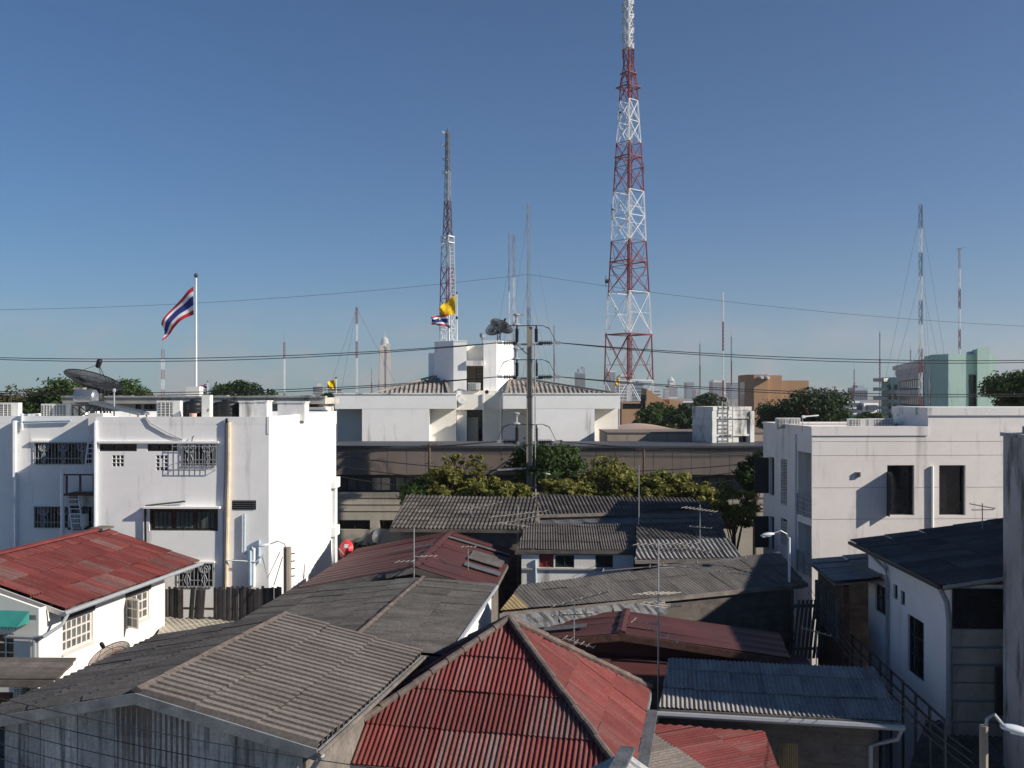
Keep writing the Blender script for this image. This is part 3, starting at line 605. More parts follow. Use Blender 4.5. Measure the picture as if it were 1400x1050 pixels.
b_ = P(268, 545, 66); tp = P(268, 380, 66); pole('flagpole', 'tall pale flagpole flying the big striped flag', (b_.x,b_.y,0), tp.z, .11)
f_ = P(267, 392, 66); flag('national_flag', 'big red, white and blue striped flag sagging from the tall pole', f_-Vector((.12,0,0)), 1.95, 2.4, 2.6, TH, thai, (-1,.15), .16)
b_ = P(284, 545, 90); pole('flagpole', 'short thin flagpole above the old parapet with a little striped flag', (b_.x,b_.y,0), P(284,523,90).z, .05)
f_ = P(283.5, 525, 90); flag('national_flag', 'little striped flag above the old stained parapet', f_-Vector((.06,0,0)), .55, .95, .25, TH, thai, (-1,.1), .06)
# ================================================================ CENTRAL WHITE BUILDING WITH TWIN TOWERS
A = P(458, 540, 72); t = T('central_building', 'white building with twin stair towers, ribbed hip roofs and deep wall recesses', 'building', A.x, A.y, .05); CB = t
zp = t.fp(540,537.5)[1]; zb = t.fp(540,559)[1]
def uu(px, v=0): return t.fp(px, 560, v)[0]
RD = 2.0
for (a, p0, p1, b) in ((458,495,587,624),(688,722,813,848)):
    ua, ub = uu(a), uu(b); m = MB(); m.box(ua, ub, 0, 11, zb, zp-.1); t.part('parapet_band', m, K['white2'])
    m = MB(); m.box(ua-.06, ub+.06, -.06, .35, zp-.098, zp+.02); t.part('coping', m, K['parapet'])
    m = MB(); m.box(uu(p0), uu(p1), .01, RD+.5, 0, zb-.012); t.part('wall_panel', m, K['white'])
    m = MB(); m.body([(ua+.05,RD),(ub-.05,RD),(ub-.05,11),(ua+.05,11)], 0, zb-.002, {0: [(uu(x,RD)-ua-.05, uu(x+11,RD)-ua-.05, t.fp(x,607,RD)[1]-.6, t.fp(x,603.5,RD)[1]) for x in ((461,484,590,613) if a == 458 else (692,708,815,834))]}, t=.25, cap=False); t.part('recess_wall', m, K['cream'])
    for x in ((461,484,590,613) if a == 458 else (692,708,815,834)): win(t.o, (ua+.05,RD,0), X, -Yv, (uu(x,RD)-ua-.05, uu(x+11,RD)-ua-.05, t.fp(x,607,RD)[1]-.6, t.fp(x,603.5,RD)[1]), .25)
V2 = 2.6; ua, ub = uu(624), uu(688); zq = t.fp(650,534,V2)[1]; zd = t.fp(650,560,V2)[1]
dk = [(uu(638,V2)-ua, uu(660,V2)-ua, 6.0, zd-.02)]
m = MB(); m.body([(ua+.01,V2),(ub-.01,V2),(ub-.01,11),(ua+.01,11)], 0, zq, {0: dk}, t=1.2); t.part('middle_wall', m, K['cream'])
h = dk[0]; win(t.o, (ua,V2,0), X, -Yv, h, 1.2, 1, 1, gm=K['glass'], name='stairwell_opening')
m = MB(); m.box(ua+h[0]+.02, ua+h[1]-.35, V2+.75, V2+.8, h[2], h[3]-.6); t.part('stairwell_wall', m, K['beige'])
m = MB(); m.box(ua-.05, ub+.05, V2-.28, V2-.001, zd-.001, zq-.3); t.part('middle_band', m, K['cream'])
# towers
zt = t.fp(628,465.5,3)[1]; z2 = t.fp(650,473,4.2)[1]
fl = [(uu(620,3),3),(uu(638,3),3),(uu(638,3),8),(uu(594,5.2),8),(uu(594,5.2),5.2)]
fr = [(uu(661,3),3),(uu(679,3),3),(uu(702,4.9),4.9),(uu(702,4.9),8),(uu(661,3),8)]
for f_ in (fl, fr): m = MB(); m.body(f_, zp-2, zt-.08); m.ring(f_, zt-.08, zt, .2, .03); t.part('stair_tower', m, K['white'])
m = MB(); m.box(uu(638,3)+.01, uu(661,3)-.01, 3.9, 8, t.fp(650,494,4)[1], z2); t.part('tower_link', m, K['cream'])
m = MB(); m.box(uu(637,2.7), uu(662,2.7), 2.75, 3.9, t.fp(650,500,2.8)[1], t.fp(650,493,2.8)[1]); t.part('balcony_beam', m, K['parapet'])
m = MB(); m.box(uu(638,3)+.01, uu(661,3)-.01, 5.2, 5.4, zq-.5, t.fp(650,494,4)[1]); t.part('link_recess', m, K['conc2'])
m = MB(); lx = uu(651,4.6)
for s in (0, .55): m.bar((lx+s,4.6,zq-.3),(lx+s,4.6,t.fp(650,500,4)[1]),.07)
for k in range(8): z = zq-.2+k*.28; m.bar((lx,4.6,z),(lx+.55,4.6,z),.045)
t.part('ladder', m, K['steeld'])
m = MB(); m.box(uu(592.5,7), uu(594.5,7)-.0, 6.2, 7.6, zp-2, t.fp(590,483,7)[1]); m.box(uu(586.5,7.6), uu(594.5,7)-.0, 6.4, 7.9, zp-2, t.fp(590,483,7)[1]-.02); t.part('rear_turret', m, K['white'])
z_ = t.fp(648,530,V2)[1]; p_ = t.M @ Vector((uu(648,V2), V2-.24, zq-.02)); condenser('air_conditioner', 'stained condenser on the ledge between the twin stair towers', p_.x, p_.y, zq+.0, -.05, w=.95, h=.62, d=.3)
m = MB(); m.lathe((uu(665.5,V2-.3), V2-.29, t.fp(665,536,V2)[1]), [(.16,-.02),(.16,.04),(.12,.04),(.12,-.01)], 14, M=Matrix.Rotation(math.pi/2,3,'X')); t.part('wall_vent', m, K['steeld'])
pipe(t.o, [(uu(661,V2-.35),V2-.38,6),(uu(661,V2-.35),V2-.38,zq-.2)], .06, K['pipe']); pipe(t.o, [(uu(685,1.5),1.5,6),(uu(685,1.5),1.5,zq-.6)], .07, K['pipe'])
# ribbed hip roofs
def lp(px, py, v): u_, z_ = t.fp(px, py, v); return (u_, v, z_)
zr_ = t.fp(600,516,5)[1]
def hip(x0, xa, xb, x1, v0, v1, ya, yb):
    a, b, c, d = lp(x0,537.5,v0), lp(xa,ya,v1), lp(xb,yb,v1), lp(x1,537.5,v0)
    ze = min(a[2], d[2]); a = (a[0],v0,ze-.1); d = (d[0],v0,ze-.1)
    r = sheets(t.o, [a, d, (c[0],v1,(b[2]+c[2])/2), (b[0],v1,(b[2]+c[2])/2)], K['tileg'], pitch=.36, amp=.07, n=3, L=1.3, prof='roman', dmat=K['tileg'])
    zz = (b[2]+c[2])/2; m = MB()
    for p_, q_ in ((a,(b[0],v1,zz)), ((b[0],v1,zz),(c[0],v1,zz)), ((c[0],v1,zz),d)): m.bar(Vector(p_)+Vector((0,0,.1)), Vector(q_)+Vector((0,0,.1)), .22, .14)
    part('ridge_tile', m, K['tileg'], r)
hip(508,592,607,614,.9,5,516.5,516); hip(692,698,712,843,.9,5,518,519)
# on the tower roofs
tb = lambda px, v, z: t.M @ Vector((uu(px, v), v, z))
p_ = tb(684,4.5,zt-.08); dish('mesh_dish', 'grey mesh satellite dish facing right on the right stair tower', p_, .98, (.42,-.5,.74), .25, K['mesh'], K['steeld'], 1.15, feed=True, feedmt=K['steeld'])
p_ = tb(680,6.4,zt-.08); dish('mesh_dish', 'dark mesh satellite dish facing left behind its twin on the right stair tower', p_, .95, (-.35,-.6,.72), .25, K['mesh'], K['steeld'], 1.15)
p_ = tb(659.5,4.2,zt-.08); dish('small_dish', 'tiny white solid dish at the edge of the right stair tower', p_, .28, (.5,-.75,.3), .06, K['pipe'], K['steeld'], .5, solid=True, feed=False)
p_ = t.M @ Vector((uu(627,-.1), 1.6, zb-.0)); 
m = MB(); t_ = t
c = T('small_dish', 'grey solid dish fixed under the left parapet corner of the central building', 'satellite dish', (t.M @ Vector((uu(630,2.2),2.2,0))).x, (t.M @ Vector((uu(630,2.2),2.2,0))).y, 0, t.fp(630,547,2.2)[1])
c.part('reflector', MB().lathe((0,0,0), [(.002,0),(.2,.02),(.42,.1),(.42,.07),(.2,-.02),(.002,-.03)], 18, M=Matrix.Rotation(.9,3,'X') @ Matrix.Rotation(.5,3,'Y')), K['iron'], smooth=True); c.part('arm', MB().bar((0,0,0),(.1,.6,.1),.05), K['steeld'])
for px, pb, pt_, lb in ((624.5,470,402,'white pole flying the yellow flag on the left stair tower'),(614,470,428,'short white pole flying the striped flag on the left stair tower')):
    b_ = t.M @ Vector((uu(px,3.5),3.5,zt-.08)); top = P(px, pt_, b_.y); pole('flagpole', lb, b_, top.z-b_.z, .06)
b_ = P(624,404,75.5); flag('yellow_flag', 'large yellow flag on the left stair tower of the central building', b_-Vector((.07,0,0)), 1.5, 1.35, 1.05, [K['fy']], [(1,0)], (-1,.1), .14)
b_ = P(613.5,430,75.5); flag('national_flag', 'striped flag just below the yellow flag on the stair tower', b_-Vector((.07,0,0)), .98, 1.4, .2, TH, thai, (-1,.1), .1)
b_ = P(459.5,518,80); pole('flagpole', 'short white pole flying a yellow flag beside the dark shrubby tree', (b_.x,b_.y,0), b_.z, .06); flag('yellow_flag', 'small yellow flag beside the central building\'s left parapet end', b_-Vector((.06,0,.05)), .85, .75, .25, [K['fy']], [(1,0)], (-1,.1), .1)
b_ = P(846.5,515,95); pole('flagpole', 'thin pole with a drooping yellow flag in front of the great lattice tower', (b_.x,b_.y,0), b_.z, .05); flag('yellow_flag', 'drooping yellow flag before the foot of the great lattice tower', b_-Vector((.05,0,.05)), .8, .35, .5, [K['fy']], [(1,0)], (-1,.1), .08)

# ================================================================ LONG LOW BUILDING WITH BROWN CONCRETE FASCIA
A = P(400, 540, 60); t = T('long_building', 'long low building with brown concrete fascia panels behind the trees', 'building', A.x, A.y, .0)
ue = t.fp(1075,620)[0]; zt = t.fp(700,609.5)[1]; zf = t.fp(700,649)[1]; zw = t.fp(700,672,1.2)[1]
n = 26
for i in range(n):
    a, b = ue*i/n, ue*(i+1)/n; m = MB(); m.box(a+.012, b-.012, random.uniform(0,.012), .3, zf, zt-.14); t.part('concrete_panel', m, K['conc'])
m = MB(); m.box(0, ue, .04, .28, zf+.02, zt-.2); t.part('panel_joint', m, K['conc2'])
m = MB(); m.box(-.05, ue+.05, -.12, 6, zt-.138, zt); t.part('roof_slab', m, K['steeld'])
hs = [(i*1.55+.1, i*1.55+1.4, zw+.02, zf-.25) for i in range(int(ue/1.55))]
m = MB(); m.wall((0,1.2,0), X, -Yv, ue, zw, zf+.3, hs, .15); t.part('clerestory_wall', m, K['steeld'])
for h in hs: win(t.o, (0,1.2,0), X, -Yv, h, .15, 2, 1, gm=K['glassb'])
zo = t.fp(500,711,.6)[1]; zo2 = t.fp(500,724,.6)[1]
ho = [(i*2.6+.2, i*2.6+2.2, zo2, zo) for i in range(int(ue/2.6))]
m = MB(); m.wall((0,.6,0), X, -Yv, ue, 0, zw, ho, .4); m.face([(0,.6,zw),(ue,.6,zw),(ue,1.3,zw),(0,1.3,zw)]); t.part('lower_wall', m, K['beige'])
for h in ho[:14]: win(t.o, (0,.6,0), X, -Yv, h, .4, 2, 1, name='opening')
for k in range(3): m = MB(); z = zw-.35-k*.42; m.box(0, ue, .56, .599, z, z+.05); t.part('wall_line', m, K['conc2'])
m = MB(); m.box(0,ue,.31,6,zf-.001,zf+.06); t.part('soffit', m, K['conc'])
# tan wall, pinkish roof hall and white stained tank tower behind
A = P(830, 540, 67); t = T('tan_wall_building', 'low tan concrete building behind the brown fascia', 'building', A.x, A.y, 0)
ue = t.fp(1075,600)[0]; z1 = t.fp(900,591)[1]; n = 9
for i in range(n): m = MB(); m.box(ue*i/n+.012, ue*(i+1)/n-.012, 0, .3, z1-2.2, z1-.08); t.part('concrete_panel', m, K['conc2'])
m = MB(); m.box(0,ue,.3,6,0,z1-.1); t.part('wall', m, K['conc2']); m = MB(); m.box(-.04,ue+.04,-.05,6.1,z1-.078,z1); t.part('coping', m, K['conc'])
A = P(845, 540, 88); t = T('pink_roofed_hall', 'hall with low curved pinkish roof by the great tower\'s foot', 'building', A.x, A.y, 0)
ue = t.fp(948,590)[0]; z1 = t.fp(900,582.5)[1]; m = MB()
pts = [(ue*k/12, 0, z1-.75*abs(k/12-.42)**1.6*2.2) for k in range(13)]; m.ext([(0,0,z1-3)]+pts+[(ue,0,z1-3)], (0,9,0)); t.part('roof', m, K['pinkroof']); m = MB(); m.box(.2,ue-.2,.4,8.6,0,z1-3.01); t.part('wall', m, K['conc2'])
A = P(975, 540, 64); t = T('tank_tower', 'stained white concrete tank tower with a wall ladder', 'water tower', A.x, A.y, .33)
uR = t.fp(1027,580)[0]; z1 = t.fp(1000,556)[1]; vB = t.sp(946.5,580,0)[0]; vB = min(max(vB,2.0),7)
a, zd = t.fp(1010,596); b, _ = t.fp(1021.5,596); z0_ = t.fp(1000,612)[1]
m = MB(); m.body([(0,0),(uR,0),(uR,vB),(0,vB)], 0, z1-.25, {0: [(a,b,z0_-1,zd)]}, t=.3); m.ring([(0,0),(uR,0),(uR,vB),(0,vB)], z1-.25, z1, .2, .03); t.part('wall', m, K['tank'])
win(t.o, (0,0,0), X, -Yv, (a,b,z0_-1,zd), .3, name='doorway')
for xx in (0, uR): m = MB(); m.box(xx-.16, xx+.16, -.14, .14, 0, z1-.3); t.part('corner_rib', m, K['tank'])
for z in (z1-.75, t.fp(1000,595)[1]): m = MB(); m.box(.2,uR-.2,-.1,-.002,z-.06,z+.06); t.part('wall_band', m, K['tank'])
for z in (z1-.75, t.fp(960,583)[1]): m = MB(); m.box(-.1,-.002,.2,vB,z-.05,z+.05); t.part('wall_band', m, K['tank'])
for x0_ in (985.5, 992.5): 
    m = MB(); xl = t.fp(x0_,580)[0]; xr = t.fp(x0_+7,580)[0]
    for x in (xl,xr): m.bar((x,-.2,z0_-1),(x,-.2,z1+.35),.055)
    for k in range(11): z = z0_+.1+k*.27; m.bar((xl,-.2,z),(xr,-.2,z),.045)
    t.part('ladder', m, K['steelg'])
m = MB(); m.tube([(uR*.45,.4,z1-.3),(uR*.45,.4,z1+.6),(uR*.42,.4,z1+.85),(uR*.35,.4,z1+.9)], .04); m.tube([(uR*.62,.4,z1-.3),(uR*.62,.4,z1+.5)],.03); t.part('pipe', m, K['steelg'])

# ================================================================ LATTICE TOWERS AND MASTS
def lattice(c, prof, bands, rot, nl, lw, bw, bays, horiz=True, jit=0):
    # prof: (height, half-diagonal); bands: (z0, z1, material) ; each colour band is one section
    hs = [p[0] for p in prof]
    def rad(z): return float(np.interp(z, hs, [p[1] for p in prof]))
    def leg(k, z): a = rot+2*math.pi*k/nl; r = rad(z); return Vector((r*math.cos(a), r*math.sin(a), z))
    for z0, z1, mt in bands:
        m = MB(); n = max(1, int(round((z1-z0)/bays(z0))))
        for i in range(n):
            a, b = z0+(z1-z0)*i/n, z0+(z1-z0)*(i+1)/n
            for k in range(nl):
                m.bar(leg(k,a), leg(k,b), lw(a)); k2 = (k+1) % nl
                m.bar(leg(k,a), leg(k2,b), bw(a)); m.bar(leg(k2,a), leg(k,b), bw(a))
                if horiz: m.bar(leg(k,b), leg(k2,b), bw(a))
        c.part('tower_section', m, mt)
    return leg, rad
YT = 200; A = P(859.5, 540, YT); c = T('lattice_tower', 'great red and white lattice broadcast tower rising out of view', 'radio tower', A.x, A.y)
zy = lambda y: H+(HY-y)/F*YT
sc = YT/F
prof = [(0,38*sc),(zy(590),33.5*sc),(zy(520),33*sc),(zy(458),31*sc),(zy(330),23.5*sc),(zy(262),20.5*sc),(zy(195),16.5*sc),(zy(138),12.5*sc),(zy(105),10.5*sc),(zy(90),6.8*sc),(zy(-40),6.5*sc)]
rw, ww = K['steelr'], K['steelw']
bd = [(0,zy(582),ww),(zy(582),zy(520),ww),(zy(520),zy(457),rw),(zy(457),zy(400),ww),(zy(400),zy(330),rw),(zy(330),zy(262),ww),(zy(262),zy(196),rw),(zy(196),zy(138),ww),(zy(138),zy(90),rw),(zy(90),zy(67),rw),(zy(67),zy(-40),ww)]
leg, rad = lattice(c, prof, bd, math.radians(-4), 4, lambda z: .26 if z < 60 else .21, lambda z: .11, lambda z: max(2.2, min(7.0, 1.5*float(np.interp(z,[0,70,90],[5,2.6,1.3])))))
for z0, z1, mt in bd:                                          # secondary bracing and inner ladder shaft
    m = MB(); k_ = max(1, int((z1-z0)/3.2))
    for i in range(k_):
        a, b = z0+(z1-z0)*i/k_, z0+(z1-z0)*(i+1)/k_
        for k in range(4):
            p0, p1 = leg(k,a), leg((k+1)%4,a); q0, q1 = leg(k,b), leg((k+1)%4,b); m.bar(q0, p0.lerp(p1,.25), .05); m.bar(q1, p0.lerp(p1,.75), .05); m.bar(q0, q1, .05)
    for k in range(4): m.bar(leg(k,z0), leg(k,z1), .06); m.bar(leg(k,z0), (0,0,z0), .05)
    c.part('secondary_bracing', m, mt)
    m = MB()
    for dx, dy in ((-.35,-.35),(.35,-.35),(.35,.35),(-.35,.35)): m.bar((dx+.3,dy,z0),(dx+.3,dy,z1),.09)
    for i in range(int((z1-z0)/.9)): z = z0+i*.9; m.bar((-.05,-.36,z),(.65,-.36,z),.06)
    c.part('ladder_shaft', m, mt)
for y_, ex in ((457.5,.2),(358,.15),(215,.2),(120,.9),(101,.3)):
    z = zy(y_); r = rad(z)+ex; m = MB()
    pts = [Vector((r*math.cos(math.radians(-4)+math.pi/2*k), r*math.sin(math.radians(-4)+math.pi/2*k), z)) for k in range(4)]
    for k in range(4): m.bar(pts[k], pts[(k+1)%4], .2, .18); m.bar(pts[k], (0,0,z), .1)
    c.part('platform', m, rw)
for y_ in (12, 31, 52, 74):
    z = zy(y_); m = MB()
    for s, rr in ((-1,1.3),(1,1.05)):
        for dz in (-.7,0,.7): m.bar((s*.6,0,z+dz),(s*rr,-.2,z+dz),.1); m.bar((s*rr,-.8,z+dz),(s*rr,.5,z+dz),.12)
        m.bar((s*rr,-.2,z-1),(s*rr,-.2,z+1),.14)
    c.part('panel_antenna', m, K['steelg'] if y_ < 70 else rw)
for px, y_, s in ((828,385,-1),(836,287,-1),(841,222,-1),(846,155,-1),(880,230,1)):
    z = zy(y_); x = (px-859.5)*sc; m = MB(); m.bar((x,-.3,z-1.2),(x,-.3,z+1.2),.1); m.lathe((x-.2*s,-.4,z), [(.02,.0),(.45 if px==828 else .22,.1),(.45 if px==828 else .22,.3),(.02,.32)], 12, M=Matrix.Rotation(math.pi/2,3,'X')); m.bar((x,-.3,z),(x-s*-1.2 if False else x+(-s)*1.0,0,z),.09); c.part('drum_antenna', m, K['steeld'])

# rooftop mast on the left stair tower
b_ = CB.M @ Vector((CB.fp(612,465,6)[0],6,CB.fp(628,465.5,3)[1]-.08)); YM = b_.y; zy2 = lambda y: H+(HY-y)/F*YM-b_.z; s2 = YM/F
c = T('lattice_mast', 'red, white and dark lattice mast standing on the left stair tower', 'radio mast', b_.x, b_.y, 0, b_.z)
pr = [(0,11.5*s2),(zy2(440),11*s2),(zy2(335),8.5*s2),(zy2(332),6.5*s2),(zy2(262),4*s2),(zy2(180),2.4*s2)]
mg = K['iron']; bd = [(0,zy2(430),ww),(zy2(430),zy2(366),rw),(zy2(366),zy2(322),mg),(zy2(322),zy2(275),K['rust']),(zy2(275),zy2(235),mg),(zy2(235),zy2(180),K['acg'])]
leg, rad = lattice(c, pr, bd, math.radians(12), 4, lambda z: .065, lambda z: .032, lambda z: max(.6, 1.5-z*.06))
m = MB(); z = zy2(332)
for k in range(4):
    a, b = 1.2*leg(k,z-.1), 1.2*leg((k+1)%4,z-.1); a.z = b.z = z
    for dz in (0,.5): m.bar(a+Vector((0,0,dz)), b+Vector((0,0,dz)), .08)
    m.bar(a, a+Vector((0,0,.5)), .07)
c.part('platform', m, ww)
m = MB(); x = 6.5*s2
for s in (0,.35): m.bar((x+s,-.5,0),(x*.55+s,-.5,zy2(335)),.06)
for k in range(26): z = zy2(335)*k/26; xx = x+(x*.55-x)*k/26; m.bar((xx,-.5,z),(xx+.35,-.5,z),.045)
c.part('ladder', m, ww)
for y_ in (181.5, 199, 218, 236): m = MB(); z = zy2(y_); m.bar((0,0,z),(-7*s2,0,z),.07); m.bar((-7*s2,0,z+.0),(-3.4*s2,0,z+.0),.14); m.bar((-7*s2,0,z-.12),(-7*s2,0,z+.15),.05); c.part('dipole_arm', m, ww)
m = MB(); m.bar((0,0,zy2(182)),(0,0,zy2(175)),.05); c.part('tip_rod', m, K['steeld'])
def mast(label, px, ytop, ybase, Y, hw, bands, tip=0, guys=0, gspread=14, cross=False):
    A = P(px, 540, Y); s = Y/F; zt = H+(HY-ytop)/F*Y; c = T('guyed_mast', label, 'radio mast', A.x, A.y)
    zs = lambda y: max(0, H+(HY-y)/F*Y); bb = []
    ys = [ybase+(ytop-ybase)*i/len(bands) for i in range(len(bands)+1)]
    for i, mt in enumerate(bands): bb.append((zs(ys[i]) if i else 0, zs(ys[i+1]), mt))
    r = hw*s; lw = max(.035, min(.3, .42*s)); lattice(c, [(0,r),(zt,r)], bb, .35, 3, lambda z: lw, lambda z: lw*.5, lambda z: max(1.3, 3.4*r), horiz=True)
    if tip: c.part('tip_rod', MB().tube([(0,0,zt),(0,0,zt+tip*s)], [lw*.5,lw*.25], 5), K['steelg'])
    for g_ in range(guys):
        zg = zt*(1-.22*g_)-.5; m = MB()
        for k in range(3): a = .35+2*math.pi*k/3; m.tube([(0,0,zg),(gspread*s*math.cos(a)*6, gspread*s*math.sin(a)*6, 0)], .012*max(1,Y/90), 3)
        c.part('guy_wire', m, K['steeld'])
    if cross: c.part('cross_arm', MB().bar((-5*s,0,zt),(8*s,0,zt+1.5*s),lw).bar((-3*s,0,zt-3*s),(3*s,0,zt-1*s),lw*.8), K['steeld'])
    return c
g_, w_, r_, d_ = K['steelg'], K['steelw'], K['steelr'], K['steeld']
mast('guyed mast directly behind the insulator-laden concrete pole', 722.5, 280, 560, 92, 2.6, [g_,g_,d_,g_,g_,g_], 10, 3)
mast('slim mast of the close pair left of the concrete pole, the thicker one', 702.5, 320, 560, 120, 1.8, [w_,g_,w_,g_], 0, 2)
mast('slim mast of the close pair left of the concrete pole, the thinner one', 696, 318, 560, 140, .9, [g_,w_,g_], 14, 0)
mast('banded red and white mast in front of the green building', 1259, 280, 575, 108, 2.6, [r_,w_,r_,w_,d_,w_,d_,w_,d_], 0, 3)
mast('thin mast with a crooked cross arm above the green building', 1312, 340, 560, 150, 1.5, [w_,r_,w_,r_,w_,r_,w_,g_], 0, 0, cross=True)
mast('short red and white mast hung with drums behind the old parapet', 222, 478, 560, 420, 2.4, [d_,r_,w_,r_,w_,r_], 16, 0)
mast('thin red and white mast behind the old stained parapet', 388.5, 468, 560, 380, 1.3, [r_,w_,w_,r_], 16, 0)
mast('tall slender mast rising beside the round-topped tower', 487.5, 420, 560, 420, 1.6, [r_,w_,w_,r_,w_,r_], 32, 1)
mast('slender mast between the great tower and the ochre block, the tallest of them', 988.5, 400, 560, 330, 1.1, [r_,w_,r_,w_], 10, 0)
for px, yt, Yd, lb in ((957,470,500,'hair-thin mast beside the green-roofed far tower'),(1000,460,420,'hair-thin mast just right of the slender mast'),(757.5,445,400,'hair-thin mast right of the concrete pole'),(1203,455,300,'hair-thin mast above the green building\'s low wing'),(1245,478,300,'hair-thin mast beside the banded mast'),(508,505,800,'short mast left of the round-topped tower'),(1168,505,600,'hair-thin mast above the far white and blue blocks')):
    mast(lb, px, yt, 560, Yd, .7, [g_,r_,g_], 10)
# ================================================================ RIGHT BUILDING
A = P(1110, 540, 41); t = T('grey_white_building', 'pale pinkish three-storey building with tall dark windows and a balcony side', 'building', A.x, A.y, .04); RB = t
z1 = t.fp(1180,583.5)[1]; z2 = t.fp(1330,557)[1]; us = t.fp(1269,580)[0]; uE = t.fp(1520,580)[0]; vB = t.sp(1043.5,600,0)[0]; vM = t.sp(1067,600,0)[0]
hs = []
for x0, x1 in ((1213,1250),(1284,1320)): a, b, c, d = t.rect(x0,636,x1,704.5); hs.append((a,b,c,d))
# left face: far bay (v from vM to vB) and balcony part
e3 = []                                                        # edge runs from back to front along u = 0
def sv(px, py): return t.sp(px, py, 0)
Lh = vB
def sh_(x0, y0, x1, y1): a, zt_ = sv(x0,y0); b, zb_ = sv(x1,y1); zt_ = (sv(x0,y0)[1]+sv(x1,y0)[1])/2; zb_ = (sv(x0,y1)[1]+sv(x1,y1)[1])/2; return (Lh-a, Lh-b, zb_, zt_)
bal1, bal2 = sh_(1091,618,1109,706), sh_(1091,716,1109,785); lv1, lv2 = sh_(1067.5,628,1076,690), sh_(1067.5,709,1076,745)
bw1, bw2 = sh_(1052,625,1058.5,677), sh_(1052,706,1058.5,752)
m = MB(); fpz = [(0,0),(uE,0),(uE,vB),(0,vB)]
m.body(fpz, 0, z1-.25, {0: hs, 3: [lv1,lv2,bw1,bw2,(bal1[0],bal1[1],bal1[2],bal1[3]),(bal2[0],bal2[1],bal2[2],bal2[3])]}, t=.3); m.ring(fpz, z1-.25, z1-.05, .2, 0); t.part('wall', m, K['pinkgrey'])
m = MB(); m.ring([(0,0),(us-.02,0),(us-.02,vB),(0,vB)], z1-.05, z1+.02, .3, .05); m.box(-.03, us-.01, -.05, -.002, z1-.38, z1-.052); t.part('parapet_band', m, K['pinkgrey'])
m = MB(); m.box(us, uE, .004, vB*.5, z1-.3, z2-.35); t.part('upper_wall', m, K['pinkgrey']); m = MB(); m.box(us-.06, uE, -.06, vB*.5+.05, z2-.348, z2); t.part('stained_coping', m, K['parapet'])
for h in hs: win(t.o, (0,0,0), X, -Yv, h, .3, 1, 1, fw=.045, gm=K['glass'])
h = hs[0]; m = MB(); m.box(h[0]-.025, h[0]-.005, -.5, .02, h[2]+.25, h[3]-.28); m.box(h[0]-.025, h[0]-.005, -.28, .02, h[2]-.02, h[2]+.249); t.part('window_fin', m, K['dframe'])
for y_ in (603.5, 622.5, 666.5, 709.5):
    z = t.fp(1200,y_)[1]; m = MB()
    a = 0
    for hh in [(h[0],h[1]) for h in hs]+[(uE,uE)]:
        if 636 < y_ < 704: m.box(a+.03, hh[0]-.03, -.006, -.002, z-.008, z+.008); a = hh[1]
    if not 636 < y_ < 704: m.box(.03, uE, -.006, -.002, z-.008, z+.008)
    t.part('render_groove', m, K['skirt'])
a, z_ = t.fp(1273.5,637); pipe(t.o, [(a,-.06,0),(a,-.06,z_)], .06, K['white2'])
a, z_ = t.fp(1172.5,648.5); m = MB(); m.box(a-.11,a+.11,-.09,-.001,z_-.1,z_+.1); w_ = t.part('wall_vent', m, K['skirt']); m = MB(); [m.box(a-.08,a+.08,-.11,-.091,z_-.08+k*.05,z_-.055+k*.05) for k in range(4)]; part('vent_slat', m, K['dframe'], w_)
o3, a3, n3 = Vector((0,vB,0)), -Yv, -X
for h in (lv1, lv2):
    w_ = win(t.o, o3, a3, n3, h, .3, 1, 1, name='louvre_window')
    for k in range(int((h[3]-h[2])/.14)): z = h[2]+.07+k*.14; m = MB(); m.obox(o3+a3*(h[0]+h[1])/2+Vector((.05,0,z)), a3*((h[1]-h[0])/2-.03), (.05,0,.03), (.005,0,.012)); part('louvre_blade', m, K['oldcream'], w_)
for h in (bw1, bw2):
    win(t.o, o3, a3, n3, h, .3, 1, 2, gm=K['glass'])
    m = MB(); m.obox(o3+a3*((h[0]+h[1])/2-.5)+Vector((-.35,0,(h[2]+h[3])/2)), (.35,.0,0), (0,.025,0), (0,0,(h[3]-h[2])/2-.05)); t.part('open_shutter', m, K['dframe'])
for h in (bal1, bal2):
    m = MB(); c0, c1 = o3+a3*h[0], o3+a3*h[1]; m.box(.3, 1.9, c1.y, c0.y, h[2]-.1, h[2]); m.box(1.85,1.9,c1.y,c0.y,h[2],h[3]); m.box(.3,1.85,c0.y-.02,c0.y+.05,h[2],h[3]); m.box(.3,1.85,c1.y-.05,c1.y+.02,h[2],h[3]); t.part('balcony_recess', m, K['pinkgrey'])
    m = MB(); m.box(1.8, 1.84, c1.y+.3, c0.y-.6, h[2], h[2]+2.0); t.part('balcony_door', m, K['glassb'])
    m = MB()
    for k in range(4): m.bar((-.03,c1.y,h[2]+.25+k*.22),(-.03,c0.y,h[2]+.25+k*.22),.04)
    for k in range(3): yy = c1.y+(c0.y-c1.y)*k/2; m.bar((-.03,yy,h[2]),(-.03,yy,h[2]+.95),.045)
    t.part('balcony_rail', m, K['iron'])
pipe(t.o, [(-.06, sv(1089,600)[0], 0), (-.06, sv(1089,600)[0], z1-.4)], .05, K['pipe'])
m = MB(); m.box(-.25, -.002, vM+.1, vB+.1, 0, z1-.7); 
a, z_ = sv(1055,668); 
wp_ = lambda px, v: t.M @ Vector((t.fp(px,580,v)[0], v, z1-.25))
